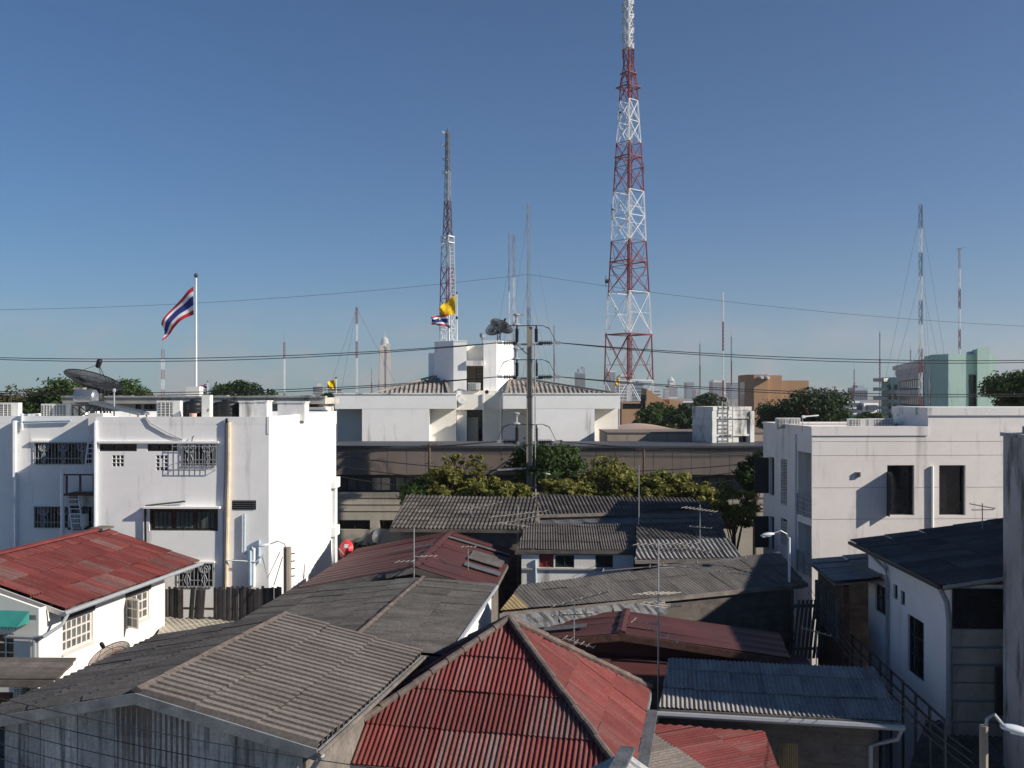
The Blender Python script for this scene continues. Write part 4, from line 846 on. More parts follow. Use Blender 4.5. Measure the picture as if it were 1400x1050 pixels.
for px, v, n_, lb in ((1172,2.0,1,'condenser behind the right parapet, fan side showing'),(1183,2.0,1,'condenser behind the right parapet, beside the fan-fronted one'),(1205,2.2,2,'long low condenser behind the right parapet'),(1078,3.5,2,'condenser pair on the far corner of the pinkish building')):
    p_ = wp_(px, v); condenser('air_conditioner', lb, p_.x, p_.y, p_.z, -.06, w=.75 if n_ == 1 else 1.1, h=.55, fans=n_)
p_ = wp_(1240,2.4); m = MB(); n_ = 12; m.box(-1.5,1.5,0,1.2,0,.28); c = T('skylight_roof', 'low ribbed canopy behind the right parapet', 'canopy', p_.x, p_.y, -.06, p_.z); c.part('frame', m, K['skirt'])
for k in range(14): m = MB(); m.box(-1.5+k*.215,-1.5+k*.215+.13,-.05,1.25,.282,.34); c.part('rib', m, K['pinkgrey'])
p_ = wp_(1233,3.0); c = T('roof_vent', 'white mushroom vent on a post behind the right parapet', 'vent', p_.x, p_.y, 0, p_.z); c.part('stem', MB().tube([(0,0,0),(0,0,.75)],.05), K['pipe']); c.part('cap', MB().lathe((0,0,.62),[(.1,0),(.28,.05),(.3,.14),(.18,.22),(.002,.23)],12), K['pipe'], smooth=True)
p_ = wp_(1097,1.2); c = T('cctv_arm', 'pale horizontal antenna arm on the corner of the pinkish building', 'antenna', p_.x, p_.y, 0, p_.z); c.part('mast', MB().tube([(0,0,0),(0,0,.68)],.02), K['iron']); c.part('boom', MB().bar((-.02,0,.66),(.75,.1,.72),.05).box(-.02,.12,-.06,.06,.6,.72), K['pipe'])

# ================================================================ CONCRETE FLANK AND UNSEEN NEIGHBOUR ON THE RIGHT
A = P(1371.5, 540, 25.4); t = T('concrete_flank', 'stained grey concrete flank wall beside the shaded dark-roofed house', 'building', A.x, A.y, -.154)
z1 = t.fp(1371,596)[1]; m = MB(); m.box(0,7,-2.7,0,0,z1); t.part('wall', m, K['grconc']); m = MB(); m.box(-.06,7.1,-2.8,.06,z1+.002,z1+.1); t.part('coping', m, K['grconc'])
m = MB(); m.box(.3,.8,-1.2,-.5,z1+.1,z1+.28); m.box(.5,1.4,-2.3,-1.6,z1+.1,z1+.2); t.part('rubble', m, K['skirt'])
t = T('neighbour_block', 'grey block of flats beyond the stained concrete flank', 'building', 20.5, 23.2, -.1)
m = MB(); hs = [(1+k*2.2,2.2+k*2.2,z,z+1.3) for k in range(4) for z in (2,5,8,11)]
m.body([(0,0),(9,0),(9,12.5),(0,12.5)], 0, 13.4, {3: hs, 0: hs[:12]}); t.part('wall', m, K['pinkgrey'])
for h in hs: win(t.o, (0,12.5,0), -Yv, -X, h, .2, 2, 1)
for h in hs[:12]: win(t.o, (0,0,0), X, -Yv, h, .2, 2, 1)

# ================================================================ SHADED RIGHT HOUSE
B0, B1 = G(1285,800,7.6), G(1163,740,7.6); d = B1-B0; ang = math.atan2(-d.x, d.y)
t = T('shaded_house', 'shaded house with sloping dark sheet roof and white downpiped side wall', 'house', B0.x, B0.y, ang); Ln = d.length; RH = t
ov = .35; vA, vZ = .1, Ln-.9; ux = 6.0
def rs(x0, y0, x1, y1): a, _ = t.sp(x1,y0,ov); b, _ = t.sp(x0,y0,ov); zt_ = (t.sp(x0,y0,ov)[1]+t.sp(x1,y0,ov)[1])/2; zb_ = (t.sp(x0,y1,ov)[1]+t.sp(x1,y1,ov)[1])/2; return (vZ-b, vZ-a, zb_, zt_)
w1 = rs(1196.5,800,1211,838); w2 = rs(1241,845,1263,925); s1 = rs(1221.5,799,1227,819); s2 = rs(1231.5,808,1237,827)
zr_ = 8.5; rise = .16
m = MB(); m.body([(ov,vA),(ux,vA),(ux,vZ),(ov,vZ)], 0, 7.6+.0, {3: [w1,w2,s1,s2]}, t=.15, cap=False); t.part('wall', m, K['white'])
for h, c_, r_ in ((w1,2,2),(w2,2,3),(s1,1,1),(s2,1,1)): win(t.o, (ov,vZ,0), -Yv, -X, h, .15, c_, r_, gm=K['glassb'] if h is w1 else K['glass'])
sheets(t.o, [(0,-.1,7.62),(ux+.3,-.1,7.62+rise*ux),(ux+.3,Ln,7.62+rise*ux),(0,Ln,7.62)], K['dark'], pitch=.16, amp=.022, n=6, L=1.25)
m = MB(); m.box(-.1,.0,-.1,Ln,7.5,7.6); t.part('gutter', m, K['dframe'])
m = MB(); m.ext([(0.02,-.14,7.52),(ux+.3,-.14,7.52+rise*ux),(ux+.3,-.14,7.62+rise*ux),(.02,-.14,7.62)],(0,-.04,0)); t.part('barge_board', m, K['gutter'])
pipe(t.o, [(.05,.12,7.5),(.22,.05,7.1),(.26,.02,6.6),(.26,.02,0)], .075, K['gutter']); yy = t.sp(1216,850,ov)[0]; pipe(t.o, [(.05,yy+1.2,7.5),(ov-.08,yy+.1,7.1),(ov-.08,yy,6.8),(ov-.08,yy,0)], .05, K['gutter'])
# front under the eave: dark recess and stacked weathered boards
zz = [t.fp(1320,y,-.25)[1] for y in (862,888,912,936,962,990,1020,1060)]
for a, b in zip(zz, zz[1:]): m = MB(); m.obox(((ov+ux)/2-.02,-.02+random.uniform(-.03,.03),(a+b)/2), ((ux-ov)/2,0,0), (0,.05,.0), (0,-.045,(a-b)/2-.012)); t.part('cladding_board', m, K['skirt'])
m = MB(); m.box(ov+.02,ux,.0,.08,zz[0],7.5); t.part('dark_opening', m, K['glass'])
m = MB(); m.box(1.45,2.7,-.32,-.16,zz[4]-.3,zz[2]); t.part('dark_hatch', m, K['dframe'])
# small house behind it
q0, q1 = G(1140,795,6.6), G(1105,766,6.6); d = q1-q0; t = T('small_annex', 'small open-sided annex with a shallow grey roof beside the pinkish building', 'house', q0.x, q0.y, math.atan2(-d.x,d.y)); Ln = d.length
sheets(t.o, [(0,0,6.6),(3.2,0,7.0),(3.2,Ln,7.0),(0,Ln,6.6)], K['bluegrey'], pitch=.16, amp=.02, n=6, L=1.3)
m = MB(); m.box(.35,.55,.2,.4,0,6.4); t.part('post', m, K['rust']); m = MB(); m.box(.3,3,Ln-.5,Ln-.3,0,6.4); t.part('rear_wall', m, K['wood']); m = MB(); m.box(.36,.44,.45,Ln-.5,0,5.2); t.part('side_wall', m, K['rust'])
for k in range(9): m = MB(); m.box(.2,.34,.5+k*.42,.62+k*.42,4.4,5.9); t.part('slat', m, K['wood'])

# ================================================================ LEFT RED-ROOFED HOUSE
B0, B1 = G(88,833,6.2), G(273,767,6.2); d = B1-B0; ang = math.atan2(-d.x, d.y); t = T('red_roofed_house', 'cream house with patched red sheet roof and open casement window', 'house', B0.x, B0.y, ang); RD_ = t; Ln = d.length
wv = 4.15; rz = 7.43; ov = .6
sheets(t.o, [(0,0,6.2),(0,Ln,6.2),(-wv,Ln,rz),(-wv,0,rz)], K['red'], pitch=.13, amp=.024, n=4, L=1.25, alt=[(.14,K['redp'])])
sheets(t.o, [(-2*wv,0,6.2),(-2*wv,Ln,6.2),(-wv,Ln,rz),(-wv,0,rz)], K['red'], pitch=.13, amp=.018, n=7, L=1.25)
m = MB(); m.bar((-wv,-.02,rz+.06),(-wv,Ln+.05,rz+.06),.3,.08); t.part('ridge_cap', m, K['red']); m = MB(); m.box(-wv-.3,-wv+.3,Ln-.75,Ln+.06,rz+.03,rz+.12); t.part('ridge_mortar', m, K['ridge'])
vA = t.sp(53,900,-ov)[0]; vZ = t.sp(225,860,-ov)[0]
def rs(x0,y0,x1,y1,ya,yb): a = t.sp(x0,y0,-ov)[0]; b = t.sp(x1,y1,-ov)[0]; return (a-vA, b-vA, min(t.sp(x0,ya,-ov)[1],9), t.sp(x0,yb,-ov)[1])
zt1, zb1 = t.sp(86,850,-ov)[1], t.sp(86,894,-ov)[1]; zt2, zb2 = t.sp(174,818,-ov)[1], t.sp(174,856,-ov)[1]
h1 = (t.sp(85.5,870,-ov)[0]-vA, t.sp(127,870,-ov)[0]-vA, zb1, zt1); h2 = (t.sp(172.5,840,-ov)[0]-vA, t.sp(204,840,-ov)[0]-vA, zb1, zt1)
m = MB(); wl2 = 2*wv-ov
fw_ = [(.7,2.1,4.0,5.2)]; uw0 = t.fp(0,880,vA)[0]; uw1 = t.fp(19,880,vA)[0]; zf0 = t.fp(10,906,vA)[1]; zf1 = t.fp(10,866,vA)[1]
m.body([(-wl2,vA),(-ov,vA),(-ov,vZ),(-wl2,vZ)], 0, 6.2+.1, {0: [(uw0-.5+wl2, uw1+wl2, zf0, zf1)], 1: [h1,h2]}, t=.14, cap=False); t.part('wall', m, K['cream'])
for yv in (vA, vZ): m = MB(); m.ext([(-wl2,yv,6.3),(-ov,yv,6.3),(-wv,yv,rz-.12)], (0,.1 if yv == vA else -.1,0)); t.part('gable', m, K['cream'])
win(t.o, (-wl2,vA,0), X, -Yv, (uw0-.5+wl2, uw1+wl2, zf0, zf1), .14, 3, 3, fm=K['frame'], gm=K['glass'])
for h, op in ((h1,False),(h2,True)):
    win(t.o, (-ov,vA,0), Yv, X, h, .14, 6 if not op else 4, 3, fm=K['frame'], gm=K['glassb'], fw=.08)
    m = MB(); m.box(-ov-.001,-ov+.06,vA+h[0]-.05,vA+h[1]+.05,h[3]+.001,h[3]+.32); t.part('fanlight', m, K['dframe'])
    m = MB(); m.box(-ov,-ov+.07,vA+h[0]-.06,vA+h[1]+.06,h[2]-.06,h[2]-.001); t.part('sill', m, K['frame'])
h = h2; m = MB(); L2 = .62; yy = vA+h[0]; zz0, zz1 = h[2]+.02, h[3]-.02; dirv = Vector((.93,-.37,0)); o_ = Vector((-ov+.03,yy,0))
qq = lambda a, z: o_+dirv*a+Vector((0,0,z))
for a in (0, L2*.5, L2): m.bar(qq(a,zz0), qq(a,zz1), .06 if a != L2*.5 else .035)
for k in range(4): z = zz0+(zz1-zz0)*k/3; m.bar(qq(0,z), qq(L2,z), .06 if k in (0,3) else .035)
w_ = t.part('casement', m, K['frame']); m = MB(); m.face([qq(.03,zz0),qq(L2-.03,zz0),qq(L2-.03,zz1),qq(.03,zz1)]); part('pane', m, K['glassb'], w_)
m = MB(); k = 12
for (z0_, z1_) in ((6.02,6.14),): m.tube([(.06,-.1,6.08),(.06,Ln+.1,6.08)], .075, 8)
t.part('gutter', m, K['gutter']); pipe(t.o, [(.06,.1,6.05),(.0,-.1,5.75),(-.35,vA-.12,5.45),(-ov-.1,vA-.1,5.4),(-ov-.12-1.0,vA-.1,5.4)], .06, K['gutter']); pipe(t.o, [(-ov-.08,vA-.09,5.4),(-ov-.08,vA-.09,0)], .06, K['gutter'])
m = MB(); m.ext([(.0,-.03,6.14),(-wv,-.03,rz-.04),(-wv,-.03,rz-.2),(0,-.03,5.98)], (0,-.04,0)); t.part('fascia_board', m, K['frame']); m = MB(); m.ext([(-2*wv,-.03,6.14),(-wv,-.03,rz-.04),(-wv,-.03,rz-.2),(-2*wv,-.03,5.98)], (0,-.04,0)); t.part('fascia_board', m, K['frame'])
uA = t.fp(36,832,vA-.3)[0]; m = MB(); m.box(uA-.12,uA+.12,-.02,vA,5.92,6.08); t.part('purlin_end', m, K['frame'])
# awning over the front window
m = MB(); a, zq1 = t.fp(-14,839,vA-.5); b, zq0 = t.fp(26,862,vA-.5); n_ = 9
for k in range(n_): x0, x1 = a+(b-a)*k/n_, a+(b-a)*(k+1)/n_; m.face([(x0,vA-.02,zq1),(x1,vA-.02,zq1),(x1,vA-.6,zq0+.12),(x0,vA-.6,zq0+.12)]); m.face([(x0,vA-.6,zq0+.12),(x1,vA-.6,zq0+.12),((x0+x1)/2,vA-.6,zq0)])
m.face([(b,vA-.02,zq1),(b,vA-.6,zq0+.12),(b,vA-.02,zq0+.12)]); t.part('awning', m, K['awn'])
# lean-to and condenser in front of it
q0 = G(75,922,5.5); c = T('lean_to', 'weathered plank lean-to edge with tools beside the cream house', 'shed', q0.x, q0.y, -.02)
for k in range(4): m = MB(); m.obox((-1.6-.0*k,.15+k*.3,5.4+k*.05), (1.62+random.uniform(-.05,.05),0,0), (0,.17,.035), (0,-.006,.03)); c.part('roof_plank', m, K['wood'])
m = MB(); m.box(-3.2,-.02,-.05,.0,5.16,5.34); c.part('edge_beam', m, K['wood']); m = MB(); m.bar((-.9,.2,0),(-.9,.2,5.2),.12); m.bar((-3,.2,0),(-3,.2,5.2),.12); c.part('post', m, K['wood'])
m = MB(); m.box(-3.2,-1.3,.9,1.0,0,4.7); c.part('back_wall', m, K['rust'])
p_ = P(31,966,q0.y+.3); condenser('air_conditioner', 'condenser on a rusty shelf under the weathered lean-to', p_.x, p_.y, p_.z, 0, w=.5, h=.5, d=.3)
solo('metal_shelf', 'rusty shelf frame carrying the condenser under the lean-to', 'shelf', MB().box(p_.x-.4,p_.x+.4,p_.y-.05,p_.y+.4,p_.z-.06,p_.z-.003).bar((p_.x-.35,p_.y+.1,0),(p_.x-.35,p_.y+.1,p_.z-.05),.06).bar((p_.x+.35,p_.y+.1,0),(p_.x+.35,p_.y+.1,p_.z-.05),.06), K['rust'])

# ================================================================ FOREGROUND GABLE (brown-grey sheets)
A, B = G(187,945,7.2), G(390,840,7.2)
t, Ln = gable('grey_brown_house', 'house with grey-brown corrugated gable roof and blue-grey siding', A, B, 7.2, 3.79, .81, 3.79, .81, K['tan'], K['wood'], rw_=.1, sh=dict(pitch=.25, amp=.075, n=4, L=1.3, lift=.03, prof='step'), shl=dict(pitch=.25, amp=.045, n=4, L=1.3, lift=.03, alt=[(1.1,K['grey'])])); GI = t
ov, sl = .45, .81/3.79
sheets(t.o, [(-3.3,.42,2.5),(3.3,.42,2.5),(3.3,.42,7.0-sl*3.3),(0,.42,7.0),(-3.3,.42,7.0-sl*3.3)], K['siding'], pitch=.12, amp=.012, n=7, L=2.4, deck=None, name='siding_sheet', out=(0,-1,0), lift=.015)
m = MB(); m.box(-2.3,1.8,-.42,.38,4.72,4.78); t.part('window_canopy', m, K['skirt']); m = MB(); m.box(-1.9,1.3,.36,.4,3.3,4.6); t.part('window_opening', m, K['glass'])
m = MB(); m.tube([(3.84,-.1,6.28),(3.84,Ln,6.28)],.05,8); t.part('gutter', m, K['wood']); pipe(t.o, [(3.86,.0,6.25),(3.6,.2,5.9),(3.42,.3,5.7),(3.42,.3,0)], .06, K['gutter'])
# ================================================================ GREY GABLE BEHIND
B = G(578,790,6.2); A = B+Vector((-.126,-1,0))*9.6
t, Ln = gable('grey_gable_house', 'house with shallow dark grey sheet roof and white side wall', A, B, 6.2, 5.1, .61, 2.76, .19, K['grey'], K['white2'], sh=dict(pitch=.17, amp=.026, n=6, L=1.35), ridge=True, rw_=.11, ov=.12, fascia='wood')
pipe(t.o, [(2.8,.1,5.95),(2.8,Ln,5.95)], .06, K['gutter'], 'gutter'); pipe(t.o, [(2.75,Ln-.3,5.95),(2.5,Ln-.2,5.5),(2.45,Ln-.2,0)], .06, K['gutter'])
# ================================================================ MAROON GABLE
A, B = G(565,775,6.5), G(617,726.5,6.5)
t, Ln = gable('maroon_gable_house', 'house with smooth maroon metal gable roof and silver skylight strips', A, B, 6.5, 4.63, .92, 3.05, .86, K['brown'], K['wood'], sh=dict(pitch=.76, amp=.014, n=1, L=4.0, prof='rib', lift=.008), ridge=K['brown'], fascia='wood')
def onr(x, y, s=.86/3.05): return Vector((x, y, 6.5-s*x+.05))
for x0, x1, y0, y1, mt in ((.15,2.95,7.4,7.75,K['silver']),(1.55,3.0,2.6,3.35,K['silver']),(1.5,2.9,4.2,6.2,K['grey'])):
    m = MB(); m.ext([onr(x0,y0),onr(x1,y0),onr(x1,y1),onr(x0,y1)], (0,0,.03)); t.part('roof_patch', m, mt)
sl_ = .92/4.63
m = MB(); m.ext([(-1.9,5.1,6.5-sl_*1.9+.06),(-.2,5.25,6.5-sl_*.2+.06),(-.2,5.4,6.5-sl_*.2+.06),(-1.9,5.25,6.5-sl_*1.9+.06)], (0,0,.03)); t.part('roof_patch', m, K['silver'])

# ================================================================ RED HIP ROOF
e = 5.0; Fr, Bk = G(866,1060,e), G(890,942,e); d = (Bk-Fr); Ls = d.length; ang = math.atan2(-d.x, d.y)
t = T('red_hip_house', 'house with red corrugated pyramid hip roof and mortar hip caps', 'house', Fr.x, Fr.y, ang); wdt = -t.fp(432,1052,0)[0]; wdt = 7.05
apx = t.wp(P(693,853,23.2)); ap = Vector((-wdt*.47, Ls*.5, apx.z)); c0, c1, c2, c3 = Vector((-wdt,-.6,e)), Vector((0,-.6,e)), Vector((0,Ls,e)), Vector((-wdt,Ls,e))
ARGS = dict(pitch=.116, amp=.021, n=8, L=1.05, lift=.03, alt=[(.15,K['redp'])])
for a, b in ((c0,c1),(c1,c2),(c2,c3),(c3,c0)): sheets(t.o, [a, b, ap], K['red'], **ARGS)
for k in (c0,c1,c2,c3):
    m = MB(); n_ = 12; dv = (ap-k)
    for i in range(n_): 
        a, b = k+dv*(i/n_)+Vector((0,0,.05)), k+dv*((i+1.08)/n_)+Vector((0,0,.05)); j = Vector((random.uniform(-.012,.012),0,random.uniform(-.01,.012))); m.tube([a+j,b+j], [.09,.072], 8)
    t.part('hip_cap', m, K['ridge'])
m = MB(); m.body([(-wdt+.4,.4),(-.4,.4),(-.4,Ls-.4),(-wdt+.4,Ls-.4)], 0, e+.1, cap=False); t.part('wall', m, K['wood'])
for a, b in ((c0,c1),(c1,c2)): m = MB(); m.bar(a-Vector((0,0,.12)), b-Vector((0,0,.12)), .05, .2); t.part('fascia_board', m, K['fascia'])
a = Vector((.14,-.2,e-.06)); b = Vector((.14,Ls*.72,e-.06)); m = MB(); m.obox((a+b)/2, (b-a)/2, (.13,0,0), (0,0,.05)); t.part('box_gutter', m, K['silver'])
# small pale gable peeping up in front of it
q0 = P(803,1030,16.6); t = T('pale_gable_house', 'pale blue-white metal gable peak in front of the red hip roof', 'house', q0.x, q0.y-2.2, -.3)
zr = q0.z; 
sheets(t.o, [(0,0,zr),(0,2.4,zr),(2.4,2.4,zr-1.5),(2.4,0,zr-1.5)], K['siding'], pitch=.2, amp=.012, n=4, L=1.4, prof='rib'); sheets(t.o, [(0,0,zr),(0,2.4,zr),(-2.4,2.4,zr-1.5),(-2.4,0,zr-1.5)], K['siding'], pitch=.2, amp=.012, n=4, L=1.4, prof='rib')
m = MB(); m.ext([(-2.1,.2,0),(2.1,.2,0),(2.1,.2,zr-1.5),(0,.2,zr-.2),(-2.1,.2,zr-1.5)], (0,2.0,0)); t.part('wall', m, K['white']); m = MB(); m.bar((0,-.05,zr+.04),(0,2.45,zr+.04),.26,.06); t.part('ridge_cap', m, K['silver'])
# ================================================================ MIDDLE CLUSTER OF ROOFS
def slope_house(name, label, NL, NR, FR, FL, rm, wallm, ov=.4, wz=None, **k):
    t = T(name, label, 'house', NL.x, NL.y, math.atan2(NR.y-NL.y, NR.x-NL.x)); q = [t.wp(p) for p in (NL,NR,FR,FL)]
    sheets(t.o, q, rm, **k); c = sum(q, Vector())/4
    iq = [p+(c-p).normalized()*ov*1.4 for p in q]; m = MB(); bt = [(p.x,p.y,0) for p in iq]; tp = [(p.x,p.y,p.z-.18) for p in iq]
    m.add(bt+tp, [(0,1,5,4),(1,2,6,5),(2,3,7,6),(3,0,4,7),(4,5,6,7)]); t.part('wall', m, wallm)
    m = MB(); m.bar(q[0]-Vector((0,0,.1)), q[1]-Vector((0,0,.1)), .05, .16); t.part('eave_board', m, K['wood']); return t, q
# long grey roof with crumpled metal valance
t, q = slope_house('long_grey_house', 'long low house with grey sheet roof and crumpled silver valance', G(683,838,5.8), G(1104,796,5.8), G(1065,757,6.4), G(711,797,6.4), K['grey'], K['wood'], ov=.5, pitch=.15, amp=.013, n=7, L=1.75, lift=.025, pick=lambda r, c: K['yellowish'] if c == 0 and r < 2 else None)
n_ = 6; u1_ = t.fp(908,830,-.08)[0]; Q = q[1].x
for k in range(n_):
    a, b = u1_*k/n_, u1_*(k+1)/n_; m = MB(); nn = 7; rows = []
    for j in range(4): rows.append([(a+(b-a)*i/nn, -.1-.05*j+random.uniform(-.035,.035), 5.74-.16*j-random.uniform(0,.05)) for i in range(nn+1)])
    for j in range(3):
        for i in range(nn): m.face([rows[j][i], rows[j+1][i], rows[j+1][i+1], rows[j][i+1]])
    t.part('metal_valance', m, K['silver'])
for k in range(9): z = 5.5-k*.2; m = MB(); m.box(t.fp(945,830,.4)[0], Q-.4, .3+random.uniform(-.02,.02), .36, z-.19, z-.012); t.part('wall_plank', m, K['wood'])
a, z1_ = t.fp(944,828,.2); b, z0_ = t.fp(970,843,.2); m = MB(); m.box(a,b,.16,.25,z0_-.0,z1_); t.part('dark_window', m, K['glass'])
m = MB(); m.box(t.fp(906,840,.3)[0], t.fp(945,840,.3)[0], .2, .3, 4.0, 5.5); t.part('board_panel', m, K['yellowish'])
# brown sheds with slats at its right end
c = T('slatted_shed', 'dark slatted lean-to at the end of the long grey roof', 'shed', G(1104,796,5.8).x-.9, G(1104,796,5.8).y-.9, .1)
for k in range(8): m = MB(); m.obox((.2+k*.16,0,4.2),(.05,0,0),(0,.02,0),(.12,0,1.1)); c.part('slat', m, K['wood'])
c.part('rail', MB().box(0,1.5,.03,.09,5.0,5.12), K['wood']); c.part('rail', MB().box(0,1.5,.03,.09,3.4,3.5), K['wood']); c.part('post', MB().bar((.05,.06,0),(.05,.06,5.1),.1).bar((1.45,.06,0),(1.45,.06,5.1),.1), K['wood'])
# small house with windows
NL, NR = G(707,751,6.3), G(870,752,6.3); t, q = slope_house('windowed_house', 'small grey house with two dark windows, red panel and fine-ribbed roof', NL, NR, G(868,716,6.95), G(719,715.5,6.95), K['dark'], K['skirt'], ov=.35, pitch=.115, amp=.018, n=8, L=1.1)
vf = .1; zq = q[0].z-.25
a0, zt_ = t.fp(713,756,vf); b0, _ = t.fp(866,756,vf)
def rr(x0,y0,x1,y1): a, b, c_, d_ = t.rect(x0,y0,x1,y1,vf); return (a-a0,b-a0,c_,d_)
hs = [rr(759,759,785,776), rr(814,759,838,776)]; dr = rr(737,758,757,776)
m = MB(); m.wall((a0,vf,0), X, -Yv, b0-a0, 0, zq, hs+[dr], .12); t.part('front_wall', m, K['parapet'])
for h in hs: win(t.o, (a0,vf,0), X, -Yv, h, .12, 2, 1, gm=K['glassg'])
win(t.o, (a0,vf,0), X, -Yv, dr, .12, 2, 1, fm=K['door'], gm=K['door'], name='red_panel'); pipe(t.o, [(t.fp(732,760,vf)[0], vf-.06, zq-.2),(t.fp(734,790,vf)[0], vf-.06, 3.5)], .05, K['bpipe'])
z = t.fp(800,777,vf)[1]; m = MB(); m.box(a0, b0, vf-.08, vf-.001, z-.07, z); t.part('sill_band', m, K['skirt'])
# long old tiled roofs behind
slope_house('old_tiled_house', 'long old house with dark tiled roof below the trees, left end', G(533,722,6.6), G(735,724,6.6), G(735,679,7.6), G(556,677,7.6), K['dark'], K['wood'], pitch=.2, amp=.035, n=5, L=.62, lift=.035)
slope_house('old_tiled_house', 'old house with narrow dark tiled roof under the yellow-green trees', G(737,703,7.0), G(985,696,7.0), G(945,678,7.6), G(735,679,7.6), K['dark'], K['wood'], pitch=.2, amp=.035, n=5, L=.62, lift=.035)
slope_house('metal_lean_to', 'low lean-to roofed in crumpled grey metal behind the small windowed house', G(738,718,6.55), G(872,717,6.55), G(872,703,6.8), G(738,705,6.8), K['silver'], K['wood'], pitch=.8, amp=.012, n=1, L=1.6, prof='rib')
slope_house('ribbed_roof_house', 'low house with coarse ribbed roof beside the small windowed house', G(868,765,6.15), G(1014,762,6.15), G(996,736,6.7), G(872,738,6.7), K['bluegrey'], K['wood'], pitch=.2, amp=.035, n=5, L=.7, lift=.03)
slope_house('dark_roof_house', 'house with steep dark ribbed roof behind the coarse ribbed roof', G(870,741,6.6), G(994,737,6.6), G(985,712,7.1), G(870,715,7.1), K['dark'], K['wood'], pitch=.2, amp=.03, n=5, L=.7)
slope_house('felt_roof_house', 'low house with plain dark felt roof in front of the old tiles', G(872,722,6.75), G(990,716,6.75), G(984,700,7.05), G(872,703,7.05), K['grey'], K['wood'], pitch=.6, amp=.008, n=2, L=1.6, prof='rib')
# maroon gable with dark lower roof
A, B = G(849,865,5.6), G(857,834.5,5.6)
t, Ln = gable('low_maroon_house', 'low house with maroon metal gable roof behind the red hip roof', A, B, 5.6, 4.4, .58, 5.1, .55, K['brown'], K['brown'], sh=dict(pitch=.8, amp=.013, n=1, L=5, prof='rib', lift=.006), ridge=K['brown'], rw_=.14, fascia='rust'); KH = t
m = MB(); m.ext([(-2.6,.9,5.6-.132*2.6+.05),(-1.2,.9,5.6-.132*1.2+.05),(-1.2,1.4,5.6-.132*1.2+.05),(-2.6,1.4,5.6-.132*2.6+.05)], (0,0,.02)); t.part('roof_patch', m, K['silver'])
NL = G(700,905,4.75); slope_house('dark_maroon_house', 'house with dark maroon horizontally ribbed roof between red and blue-grey roofs', G(740,925,4.4), G(1130,935,4.4), G(1100,893,5.0), G(760,876,5.0), K['brown'], K['wood'], pitch=.55, amp=.016, n=2, L=3.2, prof='rib', swap=True)
# blue-grey corrugated roof
NL, NR = G(901,968,4.8), G(1233,986,4.8); FL, FR = P(914,900,27.7), P(1196,912,26.8)
t, q = slope_house('blue_grey_house', 'house with blue-grey corrugated roof and mouldy board wall', NL, NR, FR, FL, K['bluegrey'], K['wood'], ov=.4, pitch=.118, amp=.02, n=8, L=1.12, lift=.03)
pipe(t.o, [(-.05,-.07,4.66),(q[1].x+.05,-.07,4.66)], .08, K['gutter'], 'gutter'); pipe(t.o, [(q[1].x-.02,-.07,4.6),(q[1].x-.1,.0,4.35),(q[1].x-.7,.25,4.05),(q[1].x-.72,.28,0)], .06, K['gutter'])
a0 = t.fp(1040,1000,.3)[0]; b0 = t.fp(1200,1000,.3)[0]; n_ = 5
for k in range(n_): m = MB(); m.box(a0+(b0-a0)*k/n_+.01, a0+(b0-a0)*(k+1)/n_-.01, .28+random.uniform(0,.02), .33, 1.2, 4.6); t.part('wall_board', m, K['fibre'])
m = MB(); [m.box(t.fp(x,1030,.2)[0], t.fp(x,1030,.2)[0]+.035, .22, .27, 1.5, 4.0) for x in range(1065,1090,3)]; t.part('bamboo_screen', m, K['yellowish'])
# railing, boards and pots along the shaded lane
a_, b_ = P(1165,868,33), P(1292,985,24); c = T('lane_railing', 'dark iron railing sloping along the shaded lane', 'railing', a_.x, a_.y)
for k in range(9): p_ = a_.lerp(b_,k/8); q_ = p_-Vector((a_.x,a_.y,0)); c.part('post', MB().bar((q_.x,q_.y,0),(q_.x,q_.y,q_.z),.06), K['steeld'])
for dz in (0,.35,.7): c.part('rail', MB().bar(a_-Vector((a_.x,a_.y,dz)), b_-Vector((a_.x,a_.y,dz)), .05), K['steeld'])
# low red roof with grey sheets
slope_house('low_red_house', 'low red sheet roof patched with grey sheets under the blue-grey eave', P(884,1075,21), P(1075,1075,21), P(1046,1001,24.2), P(888,988,24.6), K['red'], K['wood'], pitch=.13, amp=.014, n=7, L=1.35, swap=True, pick=lambda r, c: K['tan'] if r == 2 and c >= 1 else None)
# beige lean-to roof by the black fence
slope_house('beige_lean_to', 'low beige corrugated lean-to between cream house and black fence', G(205,902,3.8), G(330,866,3.8), G(395,838,3.95), G(222,846,3.95), K['beige'], K['wood'], pitch=.2, amp=.02, n=5, L=1.3)
slope_house('rusty_lean_to', 'small rusty red lean-to seen through the gap in the black fence', G(255,840,3.7), G(310,838,3.7), G(306,822,4.2), G(264,823,4.2), K['red'], K['wood'], pitch=.15, amp=.02, n=5, L=1.2)
slope_house('far_red_lean_to', 'scrap of low red roof between cream house and white building', G(-30,752,6.0), G(40,745,6.0), G(40,738,6.3), G(-30,738,6.3), K['red'], K['wood'], pitch=.13, amp=.015, n=7, L=1.2)
slope_house('timber_shed', 'low timber shed roof at the foot of the cream house', G(-25,1075,3.6), G(58,1065,3.6), G(58,985,4.1), G(-25,1000,4.1), K['wood'], K['wood'], pitch=.2, amp=.012, n=3, L=1.4)
slope_house('lane_shed', 'low dark shed roof in the shaded gap below the white side wall', G(1235,1075,3.0), G(1385,1070,3.0), G(1385,985,3.5), G(1265,985,3.5), K['dark'], K['wood'], pitch=.2, amp=.025, n=5, L=1.1)
